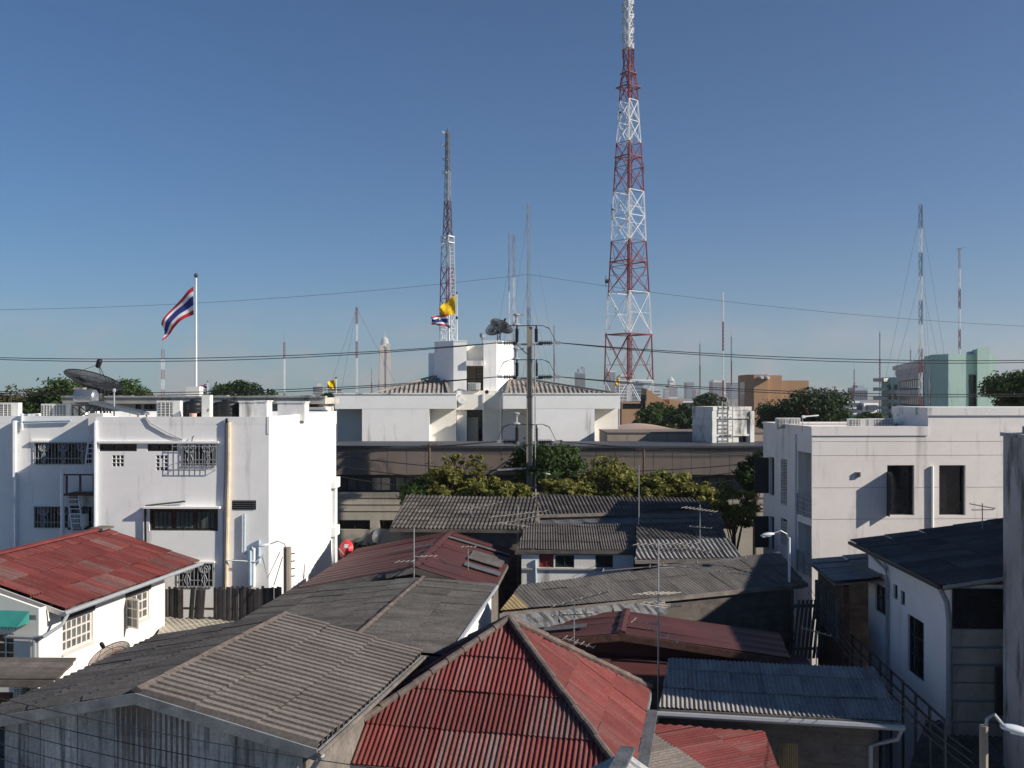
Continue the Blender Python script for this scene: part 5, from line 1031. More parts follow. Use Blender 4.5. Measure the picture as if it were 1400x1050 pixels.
# black strip fence
A = P(226, 540, 38.6); t = T('strip_fence', 'blackened strip fence of loose upright pieces below the white building', 'fence', A.x, A.y, -.1)
xs = t.fp(387,820)[0]; n_ = 46; zt_ = t.fp(300,801)[1]
for k in range(n_):
    px = 228+k*3.45; x = t.fp(px,820)[0]; 
    if 270 < px < 291: continue
    tl = .0 if not 252 < px < 271 else .12; hh = t.fp(px, 803 if px > 290 else 804,0)[1]+random.uniform(-.08,.06); m = MB(); m.obox((x+tl, random.uniform(-.03,.03), hh/2), (.05,0,0), (0,.02,0), (tl*1.6,0,hh/2)); t.part('fence_strip', m, K['bamboo'])
m = MB(); m.box(0,xs,.06,.12,3.6,3.7); m.box(0,xs,.06,.12,4.3,4.38); t.part('fence_rail', m, K['wood'])

# ================================================================ UTILITY POLES, LAMPS, CABLES
YP = 56.5; sP = YP/F; A = P(724, 540, YP); c = T('utility_pole', 'tall square concrete pole carrying three tiers of strain insulators', 'utility pole', A.x, A.y); zP = lambda y: H+(HY-y)*sP
m = MB(); w0, w1 = 5*sP, 3.7*sP; zt_ = zP(447); m.add([(-w0,-w0,0),(w0,-w0,0),(w0,w0,0),(-w0,w0,0),(-w1,-w1,zt_),(w1,-w1,zt_),(w1,w1,zt_),(-w1,w1,zt_)], [(0,1,5,4),(1,2,6,5),(2,3,7,6),(3,0,4,7),(4,5,6,7)]); c.part('shaft', m, K['pole'])
pipe(c.o, [(8*sP,-.3,1),(7.4*sP,-.28,zP(470))], .035, K['steelg'], 'conduit')
for k in range(14): c.part('band', MB().box(-w0,w0,-w0-.02,w0+.02,1.5+k*.95,1.53+k*.95), K['steeld']) if k in (3,9,12) else None
ends = []
for y_ in (468, 514.5, 603):
    z = zP(y_); zz = z+.02
    c.part('crossarm', MB().bar((-1.0,0,z-.12),(.75,0,z-.12),.11).bar((-.75,0,z-.14),(-.1,0,z-.75),.06), K['steelg'])
    for s, x0, x1 in ((-1,-.72,-1.62),(1,.5,1.52)):
        m = MB(); n_ = 8; pr = [(.03,0)]
        for i in range(n_): a = .04+i*.1; pr += [(.05,a),(.15,a+.02),(.14,a+.05),(.05,a+.07)]
        pr += [(.03,.9)]; m.lathe((x0,0,z-.04), pr, 10, M=Matrix.Rotation(s*math.pi/2,3,'Y')); c.part('strain_insulator', m, K['black'], smooth=False)
        c.part('clamp', MB().box(min(x1,x1+s*.3),max(x1,x1+s*.3),-.07,.07,z-.12,z+.06), K['steelg']); ends.append((s, Vector((A.x+x1+s*.3, A.y, z-.03))))
    for x_ in (-.75, .4):
        m = MB(); pr = [(.06,.0)]
        for i in range(9): a = .05+i*.085; pr += [(.085,a),(.12,a+.03),(.085,a+.06)]
        pr += [(.05,.85),(.05,.98)]; m.lathe((x_,0,z), pr, 10); c.part('post_insulator', m, K['black'])
    m = MB(); m.lathe((-.78,0,z+.98), [(.05,0),(.28,.03),(.22,.1),(.08,.16),(.07,.5),(.12,.52),(.12,.6),(.2,.62),(.2,.7),(.05,.74)], 10); m.bar((-.7,0,z+1.62),(-.35,0,z+1.62),.1); c.part('surge_arrester', m, K['iron'])
    c.part('bus_bar', MB().bar((-.75,0,z+.98),(.45,-.26,z+.98),.05), K['steeld'])
    for s in (-1,1):
        x0 = -.8 if s < 0 else .42
        for off in (0,.16): m = MB(); m.tube([(x0,0,z+.98),(x0+s*.35,off,z+1.0),(x0+s*.75,off,z+.8+off*.4),(x0+s*1.0,off,z+.35),(x0+s*1.12,off,z+.05)], .017, 5); c.part('jumper', m, K['wire'])
c.part('low_arm', MB().bar((-1.9,-.3,zP(642)),(.3,-.3,zP(639)),.1), K['steelg'])
def cable(name, label, a, b, sag, r, group, n=20):
    a, b = Vector(a), Vector(b); m = MB(); m.tube([a.lerp(b,i/n)-Vector((0,0,sag*4*(i/n)*(1-i/n))) for i in range(n+1)], r, 5); return solo(name, label, 'cable', m, K['wire'], group)
GC = 'power cables strung from the concrete pole'
for i, (s, e_) in enumerate(ends):
    lv = ('top','middle','lowest')[i//2]
    for k in range(2): cable('power_cable', f'{("front","rear")[k]} cable of the pair from the {lv} insulators running {"over the white roof" if s < 0 else "towards the green building"}', e_+Vector((0,.12*k,0)), (A.x+s*48, YP+.6+.4*k, e_.z+.15*k-(0 if s<0 else .2)), .95+.22*k, .024, GC)
m_ = P(722.5,375,92); cable('aerial_cable', 'faint thin cable high in the sky left of the guyed mast', m_, P(-160,424,92), 1.0, .015, None); cable('aerial_cable', 'faint thin cable high in the sky right of the guyed mast', m_, P(1560,452,92), 1.0, .015, None)
for k in range(3): cable('phone_cable', f'{("upper","middle","lower")[k]} sagging black cable across the brown concrete fascia', P(455,622+k*14,57), P(1040,632+k*9,57), .8+.2*k, .03, 'cables along the brown fascia')
for k in range(5): cable('street_cable', f'{("topmost","second highest","middle","second lowest","lowest")[k]} thin black cable crossing before the blue-grey siding', P(-40,945+k*20,14+.1*k), P(560,1056+k*23,13.5+.1*k), .1+.02*k, .007, 'street cables in front of the siding')
for k in range(3): cable('street_cable', f'{("upper","middle","lower")[k]} thin cable sagging down the shaded lane at the white side wall', P(1105,800+k*9,34), P(1330,1030+k*12,17), .5, .008, 'cables in the shaded lane')
def lamp(label, base, h, arm, rh, r=.06, mt=None, sc=1.0):
    c = T('street_lamp', label, 'street lamp', base[0], base[1], 0, base[2]); arm = Vector(arm)
    c.part('post', MB().tube([(0,0,0),(0,0,h)], r, 8), mt or K['pole']); top = Vector((0,0,h))
    tip = top+arm; c.part('arm', MB().tube([top-Vector((0,0,.25*sc)), top+arm*.15+Vector((0,0,.12*sc)), top+arm*.5+Vector((0,0,.2*sc)), tip], .022*sc+.008, 6), K['steelg'])
    d = Vector((arm.x,arm.y,0)).normalized(); M_ = Vector((d.x,d.y,-.12)).to_track_quat('X','Z').to_matrix()
    m = MB(); n_ = 10; rings = []
    for i in range(7):
        u_ = i/6; w = rh*.42*math.sin(math.pi*min(1,.12+u_*.86))**.6; hh = w*.55; rings.append([tip+M_ @ Vector((rh*(u_-.15)*1.5, w*math.cos(2*math.pi*k/n_), hh*max(-.25, math.sin(2*math.pi*k/n_)))) for k in range(n_)])
    v = [p for R in rings for p in R]; f = [(i*n_+k, i*n_+(k+1)%n_, (i+1)*n_+(k+1)%n_, (i+1)*n_+k) for i in range(6) for k in range(n_)]+[tuple(range(n_-1,-1,-1)), tuple(60+k for k in range(n_))]; m.add(v, f); hd = c.part('lamp_head', m, K['lamp'], smooth=True)
    m = MB(); m.obox(tip+M_ @ Vector((rh*.65,0,-rh*.1)), M_ @ Vector((rh*.45,0,0)), M_ @ Vector((0,rh*.28,0)), (0,0,.02)); part('lens', m, K['lens'], hd); return c
b_ = P(393,748,38.0); lamp('street lamp with white head on the concrete post before the white side wall', (b_.x,b_.y,0), b_.z, (-.72,-.2,.12), .34, .16); 
m = MB(); [m.bar((b_.x-.15,b_.y,b_.z-.3-k*.3),(b_.x+.3,b_.y,b_.z-.25-k*.3),.04) for k in range(4)]; m.tube([(b_.x-.3,b_.y,b_.z-.2),(b_.x-.75,b_.y-.2,b_.z-1.2),(b_.x-1.0,b_.y,b_.z-.4)],.018,5); m.tube([(b_.x-.2,b_.y,b_.z-.4),(b_.x-.5,b_.y-.2,b_.z-1.5)],.018,5); solo('pole_brackets', 'bundle of brackets and drooping leads on the concrete post by the white wall', 'bracket', m, K['wire'])
b_ = P(1079,735,36.6); lamp('street lamp with white head in front of the shadowed balcony wall', (b_.x,b_.y,0), b_.z, (-.7,-.1,.15), .36, .05, K['pipe'])
b_ = P(732,660,55.5); lamp('small street lamp at the foot of the tall concrete pole', (b_.x,b_.y,0), b_.z+.3, (.55,-.2,.25), .28, .05, K['steelg'])
b_ = P(1345,992,15.5); lamp('street lamp with big pale head by the stained concrete flank', (b_.x,b_.y,0), b_.z, (.3,-.1,.0), .32, .07)
b_ = P(587,607,57.6); c = T('small_pole', 'thin old pole with crooked arms before the brown fascia', 'utility pole', b_.x, b_.y); c.part('shaft', MB().tube([(0,0,0),(0,0,b_.z)],[.12,.08],8), K['bark']); c.part('crossarm', MB().bar((-.5,0,b_.z-.1),(.5,0,b_.z-.05),.08).bar((-.3,0,b_.z-1.2),(.3,0,b_.z-1.15),.07), K['bark'])
b_ = P(880,612,57.6); c = T('small_pole', 'thin rusty pole among the yellow-green trees', 'utility pole', b_.x, b_.y); c.part('shaft', MB().tube([(0,0,0),(0,0,b_.z)],[.1,.06],8), K['rust']); c.part('crossarm', MB().bar((-.4,0,b_.z-.1),(.4,0,b_.z-.1),.06), K['rust'])
# antennas
def yagi(label, px, ytop, ybase, Y, booms, r=.02, zb=None):
    B = P(px, ybase, Y); z0 = B.z if zb is None else zb; top = H+(HY-ytop)/F*Y-z0
    c = T('tv_antenna', label, 'tv antenna', B.x, B.y, 0, z0, 'television antennas over the roofs'); c.part('mast', MB().tube([(0,0,0),(0,0,top)], r, 6), K['steelg'] if r < .03 else K['rust'])
    for (y_, dx0, dx1, sl, n, el, ang) in booms:
        z = H+(HY-y_)/F*Y-z0; s = Y/F; a = Vector((dx0*s, math.sin(ang)*.3, z-sl*s/2)); b = Vector((dx1*s, -math.sin(ang)*.3, z+sl*s/2)); bm = c.part('boom', MB().bar(a,b,.028).bar((0,0,z),a.lerp(b,.45),.03), K['alum']); m = MB()
        ed = Vector((math.cos(ang), math.sin(ang), 0))
        for i in range(n): p = a.lerp(b, i/max(1,n-1)); l_ = el*(1-.35*i/n); m.tube([p-ed*l_/2+Vector((0,0,.02)), p+ed*l_/2+Vector((0,0,.02))], .013, 4)
        part('element', m, K['alum'], bm)
    return c
yagi('antenna with long pale double boom on a mast behind the red hip roof', 785, 815, 905, 28.2, [(819,-27,46,26,7,.35,1.3),(840,-20,24,6,5,.5,.5),(879,-12,26,-6,6,.5,1.2)], .016, 0)
yagi('tallest rusty antenna mast with many loops before the long grey roof', 900, 742, 935, 27.3, [(772,-74,116,22,4,.5,1.4),(776,-30,120,-14,5,.4,1.5),(812,-20,20,3,6,.8,.6),(828,-16,18,-3,5,.9,.4),(852,-32,4,0,3,.6,1.2),(868,-10,24,-12,4,.5,1.3)], .024, 0)
yagi('bare thin antenna mast rising through the trees over the windowed house roof', 873.5, 636, 760, 43.5, [(735,-8,22,3,3,.5,.9)], .022, 0)
yagi('antenna with white rods on the maroon gable roof', 566, 722, 790, 35.6, [(768,-24,0,5,4,.5,1.3),(761,8,30,4,4,.4,1.2)], .022, 0)
yagi('antenna with comb of pale rods over the dark ribbed roof', 957, 690, 765, 41.5, [(697,-20,20,-4,9,.7,1.0),(721,-12,14,0,4,.4,1.3)], .02, 0)
yagi('low antenna with crossed rods on the coarse ribbed roof', 899, 742, 790, 40.5, [(744,-28,52,4,9,.7,1.0),(750,30,70,-8,6,.6,1.1)], .02, 0)
yagi('antenna leaning over the left end of the old tiled roof', 645, 690, 720, 47.5, [(693,-12,40,14,6,.6,1.2)], .018, 0)
yagi('tangle of bent antenna rods at the corner of the small windowed house', 708, 690, 735, 44.5, [(703,-34,38,10,9,.7,1.1),(718,-22,24,-6,9,.8,.5),(710,-12,30,12,7,.6,.9)], .02, 0)
yagi('antenna on a short mast before the pinkish right wall', 1343, 688, 745, 33.5, [(692,-12,12,-4,3,.5,1.1),(697,-9,10,3,3,.4,1.1)], .018, 0)
yagi('small antenna low in the shaded gap by the slatted lean-to', 1116, 862, 900, 30, [(864,-16,16,-5,6,.4,1.2)], .016, 0)
yagi('antenna with two arms at the white building\'s left corner', 6, 692, 760, 43.2, [(697,-8,6,3,3,.4,1.2),(703,-4,2,-2,2,.3,1.2)], .018, 0)
yagi('small antenna beside the silver skylight on the maroon roof', 640, 745, 775, 38, [(748,-8,10,3,4,.3,1.2)], .014, 0)
b_ = P(152,902,27.8); dish('mesh_dish', 'rusty mesh dish peeping over the grey-brown roof by the cream wall', (b_.x,b_.y,0), .62, (-.25,-.35,.75), .14, K['rust'], K['rust'], b_.z, ribs=8)
b_ = P(84,957,26.4); dish('mesh_dish', 'small ribbed dish half hidden by the grey-brown roof eave', (b_.x,b_.y,0), .36, (-.3,-.3,.8), .1, K['mesh'], K['steeld'], b_.z, ribs=8, feed=False)
b_ = P(474,751,45.5); c = dish('red_dish', 'bright red solid dish with white label by the white side wall', (b_.x,b_.y,0), .46, (-.55,-.75,.2), .05, K['reddish'], K['steelg'], b_.z, solid=True, feed=False)
ax = Vector((-.55,-.75,.2)).normalized(); R_ = ax.to_track_quat('Z','Y').to_matrix(); m = MB(); m.obox(Vector((0,0,b_.z))+R_ @ Vector((.0,.15,.055)), R_ @ Vector((.13,0,0)), R_ @ Vector((0,.09,0)), R_ @ Vector((0,0,.006))); c.part('label_plate', m, K['fw']); c.part('feed_arm', MB().bar(Vector((0,0,b_.z-.4)), Vector((0,0,b_.z))+ax*.55, .04), K['alum'])
b_ = P(517,733,48); dish('grey_dish', 'grey solid dish behind the maroon roof', (b_.x,b_.y,0), .36, (-.6,-.65,.3), .08, K['iron'], K['steeld'], b_.z, solid=True, feed=False)

# ================================================================ GREEN BUILDING, OCHRE BLOCKS, FAR CITY
A = P(1277, 540, 130); t = T('green_building', 'sea-green office block with grey balcony tiers and a tall fin', 'building', A.x, A.y, -.27)
zt_ = t.fp(1300,484)[1]; uR = t.fp(1364,500,2)[0]; sL = 40
a1, a2, a3, a4 = [t.fp(x,500)[0] for x in (1300,1322,1328,1342)]
yo = lambda u_: .285*(u_-1.8); m = MB(); m.body([(0,1.5),(1.8,0),(a2,yo(a2)),(a2,yo(a2)+1.0),(uR,yo(uR)+1.0),(uR,9),(0,9)], 0, zt_); t.part('stair_block', m, K['green'])
zd = t.fp(1335,512,.9)[1]; m = MB(); m.ext([(a3,yo(a3)+.9,0),(a4,yo(a4)+.9,0),(a4,yo(a4)+.9,zd),(a3,yo(a3)+.9,zd)],(0,.09,0)); t.part('dark_glazing', m, K['glass'])
f0, zf = t.fp(1338,473,.5); f1, _ = t.fp(1356,473,.5); m = MB(); m.ext([(f0,yo(f0)+.2,0),(f0,yo(f0)+.2,zf-.3),(f1,yo(f1)+.2,zf+.1),(f1,yo(f1)+.2,0)], (0,.75,0)); m.box(f0,f0+.4,yo(f0)+1.0,yo(f0)+4,zt_-2,zf-.35); t.part('fin', m, K['green'])
m = MB(); m.box(a4-.8,f0+.2,4.2,6,zt_+.002,zt_+.5); t.part('roof_room', m, K['gconc'])
m = MB(); m.body([(.4,9.01),(9,9.01),(9,sL),(.4,sL)], 0, zt_-1.2); t.part('office_wall', m, K['steeld'])
for k in range(5):
    z = zt_-2.2-k*2.55; m = MB(); m.box(-.25,.35,9.1,sL,z-.95,z); t.part('balcony', m, K['gconc'])
    for j in range(13): m = MB(); y0_ = 9.4+j*2.35; m.box(.28,.38,y0_,y0_+1.9,z-2.3,z-.9); t.part('window', m, K['glassb'])
for j in range(14): m = MB(); y0_ = 9.2+j*2.35; m.box(.22,.37,y0_-.15,y0_+.15,0,zt_-1.5); t.part('pier', m, K['gconc'])
for j in range(15): m = MB(); y0_ = 9.2+j*2.15; m.ext([(-.9,y0_,zt_-1.19),(.6,y0_,zt_-1.19),(.6,y0_,zt_-.2),(-.9,y0_,zt_-.5)], (0,.35,0)); t.part('roof_fin', m, K['gconc'])
m = MB(); m.box(-.35,9,9.02,sL+.3,zt_-2.2,zt_-1.22); t.part('top_band', m, K['gconc'])
m = MB(); m.box(0.2,.9,1.8,15.5,zt_*.3,zt_-2.2); m = MB(); m.box(-.06,-.001,3,3.9,2,zt_-3); t.part('slit_window', m, K['glass'])
A = P(1230, 540, 178); t = T('green_wing', 'lower sea-green wing with curved grey balconies behind the banded mast', 'building', A.x, A.y, -.9)
ul = t.fp(1197,540)[0]; z1 = t.fp(1210,516)[1]; m = MB(); m.body([(ul+1.2,0),(0,0),(0,12),(ul+1.2,12)],0,z1); t.part('wall', m, K['green'])
for k in range(5): m = MB(); z = z1-.1-k*1.75; m.ext([(ul+.2,-1.2,z-.7),(ul+2.6,-1.5,z-.7),(ul+2.8,-.01,z-.7),(ul,-.01,z-.7)],(0,0,.65)); t.part('balcony', m, K['gconc'])
for k in range(4):
    for x in (1213, 1222): a = t.fp(x,540)[0]; m = MB(); m.box(a,a+.7,-.06,-.001,z1-2.4-k*1.75,z1-1.4-k*1.75); t.part('window', m, K['glass'])
A = P(1022, 540, 150); t = T('ochre_block', 'plain ochre block with stepped roofline beyond the tank tower', 'building', A.x, A.y, -.05)
u1_, u2_, u3_ = [t.fp(x,540)[0] for x in (1050,1070,1108)]
m = MB(); m.body([(0,1),(1.0,0),(u1_,0),(u1_,8),(0,8)],0,t.fp(1035,512)[1]); t.part('tall_block', m, K['ochre'])
m = MB(); m.box(u1_+.001,u2_,.5,8,0,t.fp(1060,513)[1]); t.part('middle_block', m, K['ochre']); m = MB(); m.box(u2_+.001,u3_,1,8,0,t.fp(1090,520)[1]); t.part('low_block', m, K['ochre'])
m = MB(); m.ext([(-.06,2,8),(-.06,6,8),(-.06,6,t.fp(1022,522)[1]),(-.06,2,t.fp(1022,522)[1])],(.05,0,0)); t.part('side_glazing', m, K['glass'])
for x in (1040,1048): a = t.fp(x,519,-.3)[0]; m = MB(); m.lathe((a,-.25,t.fp(x,518)[1]),[(.55,0),(.5,.3),(.2,.45),(.002,.46)],12); t.part('roof_cowl', m, K['iron'])
A = P(862, 540, 170); t = T('ochre_ramp_building', 'ochre building with sloping ramp roof behind the great tower', 'building', A.x, A.y, -.03)
q_ = lambda x, y: (t.fp(x,y)[0], 0, t.fp(x,y)[1]); g0 = lambda x: (t.fp(x,540)[0],0,0)
m = MB(); m.ext([g0(884),g0(915),q_(915,553),q_(884,531)],(0,9,0)); t.part('ramp_wall', m, K['ochre']); m = MB(); m.ext([g0(915.2),g0(934),q_(934,549),q_(915.2,546)],(0,9,0)); t.part('end_wall', m, K['ochre'])
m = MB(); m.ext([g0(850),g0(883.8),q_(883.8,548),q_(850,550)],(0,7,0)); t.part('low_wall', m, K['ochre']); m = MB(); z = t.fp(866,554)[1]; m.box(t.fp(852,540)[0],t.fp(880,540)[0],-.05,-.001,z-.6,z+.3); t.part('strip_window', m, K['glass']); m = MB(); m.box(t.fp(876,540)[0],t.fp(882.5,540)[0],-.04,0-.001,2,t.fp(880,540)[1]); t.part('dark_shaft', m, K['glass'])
def fartower(name, label, px0, px1, ytop, Y, mt, steps=(), bands=12, vert=False, dp=.7):
    A = P((px0+px1)/2, 540, Y); s = Y/F; w = (px1-px0)*s; h = H+(HY-ytop)*s; t = T(name, label, 'building', A.x, A.y, .25)
    w *= .88; m = MB(); m.box(-w/2,w/2,0,w*dp,0,h); t.part('shaft', m, mt)
    for f0_, f1_, y_ in steps: hh = H+(HY-y_)*s; m = MB(); m.box(-w/2+w*f0_,-w/2+w*f1_,w*dp*.1,w*dp*.9,h+.1,hh); t.part('crown', m, mt)
    m = MB()
    if vert:
        for k in range(bands): x = -w/2+w*(k+.5)/bands; m.box(x-w/bands*.28,x+w/bands*.28,-.8,-.1,6,h-4)
        for k in range(6): y = w*dp*(k+.5)/6; m.box(-w/2-.8,-w/2-.1,y-w*dp/6*.3,y+w*dp/6*.3,6,h-4)
    else:
        for k in range(bands): z = h*(k+.5)/bands; m.box(-w/2+1,w/2-1,-.8,-.1,z-h/bands*.28,z+h/bands*.28); m.box(-w/2-.8,-w/2-.1,1,w*dp-1,z-h/bands*.28,z+h/bands*.28)
    t.part('window_band', m, K['farw']); return t
f1_, f2_ = K['far1'], K['far2']
t = fartower('glass_tower', 'far round-shouldered glass tower right of the central building', 787.5, 801.5, 509, 3200, f1_, [(.25,1,504),(.7,.98,501)], 9, True)
fartower('far_tower', 'far twin-slab tower seen through the great lattice tower', 829, 843, 507, 3000, f2_, [(.1,.5,504)], 6, True); fartower('far_tower', 'wide far tower with flat top seen through the great lattice tower', 845, 862, 514, 2800, f2_, [(.2,.9,512)], 8)
fartower('far_tower', 'dark far block right of the great lattice tower', 864, 882, 524, 1500, f1_, [(.5,.95,521)], 6); fartower('far_tower', 'far slab tower half hidden by its taller crowned neighbour', 908, 915, 531, 3500, f2_, (), 6)
t = fartower('crowned_tower', 'far stepped tower with a green pointed roof', 913, 928, 527, 3600, f2_, [(.12,.75,521)], 7, True); A = t.o; m = MB(); m.lathe((-4,12,H+(HY-521)*3600/F+.2),[(16,0),(9,10),(4,14),(.8,20),(.4,34)],8); t.part('pointed_roof', m, K['green'])
fartower('far_tower', 'far grey office tower left of the round dark tree', 937.5, 950, 522.5, 3300, f1_, (), 10); fartower('far_tower', 'low far block beside the far grey office tower', 950.5, 957, 532, 3300, f2_, (), 5); fartower('far_tower', 'far pale tower with glazed front left of the ochre block', 973, 992, 521, 3000, f2_, [(.1,.5,520)], 8, True); fartower('far_tower', 'far dark-topped tower beside the ochre block', 996, 1014, 523, 2900, f1_, (), 9)
fartower('far_tower', 'far apartment block left of the small yellow flag', 428, 443, 528, 1500, f2_, [(.3,.8,524.5)], 8); fartower('far_tower', 'low far block behind the small yellow flag', 449, 469, 532, 1700, f2_, (), 6)
fartower('far_tower', 'far white and blue block right of the ochre block', 1165, 1189, 530, 1400, f1_, [(.3,.8,527)], 7, True); fartower('far_tower', 'far reddish low block right of the ochre block', 1141, 1165, 537, 1300, K['pinkroof'], (), 4)
for px0, px1, yt, Yd, lb in ((1108,1140,547,420,'low far house row right of the round tree'),(1178,1204,551,350,'low white far house beside the green wing'),(1140,1180,549,520,'far pale-roofed house behind the parapet'),(930,960,549,700,'low far pale building by the ramp roof'),(806,826,536,2600,'low far block behind the parapet end'),(885,905,533,2700,'low far block behind the ramp roof'),(1014,1022,533,2400,'low far block beside the ochre block'),(470,516,539,1900,'low far building left of the round-topped tower'),(534,560,538.5,2100,'low far building right of the round-topped tower')): fartower('far_house', lb, px0, px1, yt, Yd, K['parapet'] if Yd < 800 else f2_, (), 3)
# round-topped tower with spire
YB = 4400; A = P(526, 540, YB); s = YB/F; t = T('round_topped_tower', 'very tall far tower with round cap and spire', 'building', A.x, A.y, .2); hz_ = lambda y: H+(HY-y)*s
m = MB()
for x0, x1, y0, y1, yt in ((-7.5,-2.2,-6,6,472),(2.2,7.5,-6,6,470),(-2.3,2.3,-4,5,468),(-8.2,8.2,-4,7,520),(-7.8,-1,-7,3,500),(1.4,8,-7.5,3,494)): m.box(x0*s,x1*s,y0*s,y1*s,0,hz_(yt)+random.uniform(0,.5))
t.part('shaft', m, K['oldcream']); m = MB(); m.lathe((0,0,hz_(474)),[(6.4*s,0),(6.4*s,2*s),(5.6*s,4*s),(5.6*s,6*s),(5.0*s,7*s),(5.0*s,9.5*s),(3.6*s,11.5*s),(1.6*s,13*s),(.8*s,14*s),(.5*s,16*s),(.3*s,21*s)],20); t.part('cap', m, K['gconc'])

# ================================================================ TREES
def tree(name, label, x, y, h, rx, rz, n, ls, mt, group=None, clumps=24, lean=0, spread=1.0, cr=.42, gapy=0.0):
    t = T(name, label, 'tree', x, y, 0, 0, group); cz = h-rz; C_ = []
    for i in range(clumps):
        v = rng.normal(size=3); v /= np.linalg.norm(v); r = rng.uniform(.25,.85)**.6*spread; C_.append((v[0]*rx*r+lean, v[1]*rx*r, cz+v[2]*rz*r*.85))
    C_ = np.array(C_); wgt = rng.uniform(.35,1.3,clumps); k = rng.choice(clumps, n, p=wgt**2/np.sum(wgt**2)); d = rng.normal(size=(n,3)); d /= np.linalg.norm(d,axis=1)[:,None]
    rad = cr*min(rx,rz*1.2)*wgt[k]*rng.uniform(.15,1.0,n)**.45*np.where(rng.uniform(size=n)<.14, rng.uniform(1.1,1.6,n), 1)
    p = C_[k]+d*rad[:,None]*np.array([1.2,1.2,.7]); p[:,2] = np.maximum(p[:,2], .4)
    a = rng.normal(size=(n,3)); a /= np.linalg.norm(a,axis=1)[:,None]; nn = d*.7+rng.normal(size=(n,3))*.6+np.array([0,0,.5]); b = np.cross(nn,a); b /= np.linalg.norm(b,axis=1)[:,None]; a = np.cross(b,nn); a /= np.linalg.norm(a,axis=1)[:,None]
    sz = ls*rng.uniform(.6,1.35,n)[:,None]; V = np.stack([p-a*sz, p+b*sz*.5, p+a*sz, p-b*sz*.5],1).reshape(-1,3)
    me = bpy.data.meshes.new('crown'); me.vertices.add(4*n); me.vertices.foreach_set('co', V.ravel()); me.loops.add(4*n); me.loops.foreach_set('vertex_index', np.arange(4*n)); me.polygons.add(n); me.polygons.foreach_set('loop_start', np.arange(n)*4); me.polygons.foreach_set('loop_total', np.full(n,4)); me.materials.append(mt); me.update(); me.validate(); link('crown', me, t.o)
    m = MB(); r0 = max(.06, h*.014); m.tube([(0,0,0),(lean*.3,.05,cz*.5),(lean*.7,0,cz)], [r0,r0*.8,r0*.55], 7); 
    for i in range(min(clumps,14)): q = Vector(C_[i]); s0 = Vector((lean*.5,0,cz*random.uniform(.55,.9))); m.tube([s0, s0.lerp(q,.5)+Vector((0,0,.15)), q], [r0*.4,r0*.22,r0*.08], 5)
    t.part('trunk', m, K['bark']); return t
def ptree(name, label, px, ytop, Y, wpx, hpx, n, ls, mt, **k): A = P(px, ytop, Y); tree(name, label, A.x, Y, A.z, wpx/2*Y/F, hpx/2*Y/F, n, ls, mt, **k)
ptree('broadleaf_tree','brownish thin-leaved tree left of the mesh dish',20,519,95,110,70,8000,.17,K['L4'],clumps=60,cr=.3)
ptree('broadleaf_tree','green leafy tree behind the steel water heater',82,508,92,92,80,7000,.17,K['L1'],clumps=50,cr=.32); ptree('broadleaf_tree','green tree right of the mesh dish above the old parapet',172,514,96,76,60,5200,.17,K['L1'],clumps=40,cr=.32)
ptree('broadleaf_tree','wide low dark tree above the old parapet beside the flagpole',332,516,110,96,48,6000,.18,K['L3'],clumps=50,cr=.36); ptree('broadleaf_tree','small dark tree at the central building\'s left end',447,534,84,26,60,2200,.17,K['L3'],clumps=16)
ptree('broadleaf_tree','round dark tree between tank tower and ochre block',975,537,230,62,36,3200,.38,K['L3'],clumps=22); ptree('broadleaf_tree','bright green tree below the ramp-roofed ochre building',905,551,140,58,40,3600,.26,K['L1'],clumps=24); ptree('broadleaf_tree','dark tree close beside the tank tower\'s left edge',938,547,135,40,46,2600,.26,K['L3'],clumps=18); ptree('broadleaf_tree','small tree at the right of the great tower\'s foot',885,556,130,40,34,2200,.25,K['L1'],clumps=16)
ptree('broadleaf_tree','big dark leafy tree above the pinkish building\'s parapet',1104,523,100,116,80,10000,.19,K['L3'],clumps=64,cr=.34); ptree('broadleaf_tree','low dark tree left behind the big leafy tree',1062,548,110,50,40,2800,.22,K['L3'],clumps=18)
ptree('broadleaf_tree','leafy green tree before the green building\'s right side',1392,496,85,92,80,9000,.17,K['L1'],clumps=56,cr=.32); ptree('broadleaf_tree','low scrub tree beneath the green wing',1195,563,120,60,20,2000,.2,K['L1'],clumps=16)
ptree('broadleaf_tree','dense dark green tree at the tall concrete pole',748,602,57.6,104,64,9000,.13,K['L1'],clumps=60,cr=.34)
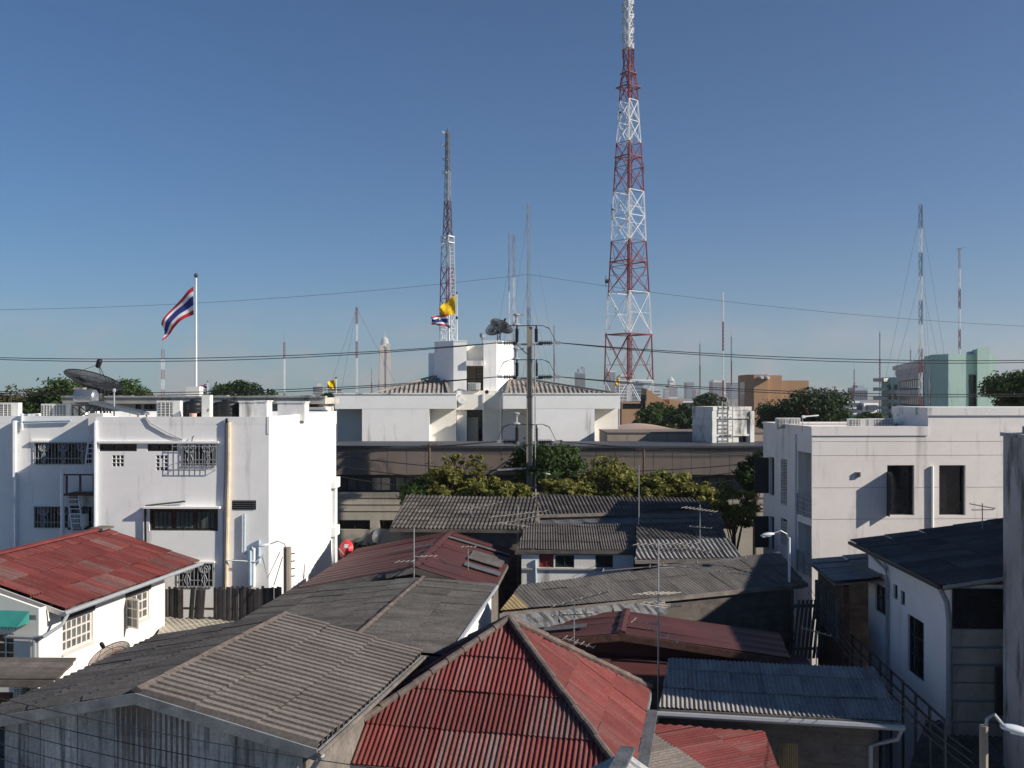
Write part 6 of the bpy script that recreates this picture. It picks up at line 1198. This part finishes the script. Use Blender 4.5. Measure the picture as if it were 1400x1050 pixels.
for px, yt, Yd, w_, h_, mt, lb in ((578,652,54.5,58,36,'L1','low green shrub at the left end of the tree row'),(610,628,54.3,54,52,'L2','yellow-green shrub second in the row behind the old tiles'),(662,648,54,66,36,'L2','leafy shrub left of the tall concrete pole'),(700,655,53.6,50,32,'L2','yellow-green shrub at the tall concrete pole\'s foot'),(776,648,53.6,70,38,'L2','broad yellow-green tree right of the concrete pole'),(826,617,54.6,70,62,'L2','tallest yellow-green tree of the row'),(870,640,53.6,74,40,'L2','yellow-green tree around the thin rusty pole'),(914,634,53.9,58,48,'L2','yellow-green tree over the narrow tiled roof'),(952,654,53.2,60,34,'L2','small yellow-green tree at the right end of the row')):
    ptree('yellow_green_tree' if mt == 'L2' else 'green_shrub', lb, px, yt, Yd, w_*1.25, h_*1.4, 4600, .13, K[mt], clumps=70, cr=.22)
for px, yt, w_, lb in ((622,612,46,'sparse leafy branches rising before the brown fascia'),(652,614,34,'sparse branches beside the low green shrub')): ptree('sparse_tree', lb, px, yt, 54.6, w_, 50, 700, .12, K['L2'], clumps=26, cr=.16)
ptree('broadleaf_tree','small dark tree beside the pinkish building\'s rear corner',1032,612,55,48,64,4600,.12,K['L3'],clumps=36,cr=.34); ptree('broadleaf_tree','thin brownish-green tree between the ribbed roof and pinkish building',1004,648,49.5,64,84,4600,.11,K['L2'],clumps=46,cr=.24); ptree('green_shrub','dark shrub by the red dish',497,742,50,44,26,1800,.11,K['L3'],clumps=14)
# ================================================================ HAZE
g = MB(); g.box(-3900,3900,-60,5200,-1,345); hz = struct('haze', g, K['ground'], 'stuff'); hm = bpy.data.materials.new('haze_air'); hm.use_nodes = True; n = hm.node_tree.nodes; n.clear(); o_ = n.new('ShaderNodeOutputMaterial'); pv = n.new('ShaderNodeVolumePrincipled'); pv.inputs['Color'].default_value = (.96,.92,.96,1); pv.inputs['Density'].default_value = .00012; pv.inputs['Anisotropy'].default_value = .2; hm.node_tree.links.new(pv.outputs[0], o_.inputs['Volume']); hz.data.materials.clear(); hz.data.materials.append(hm)
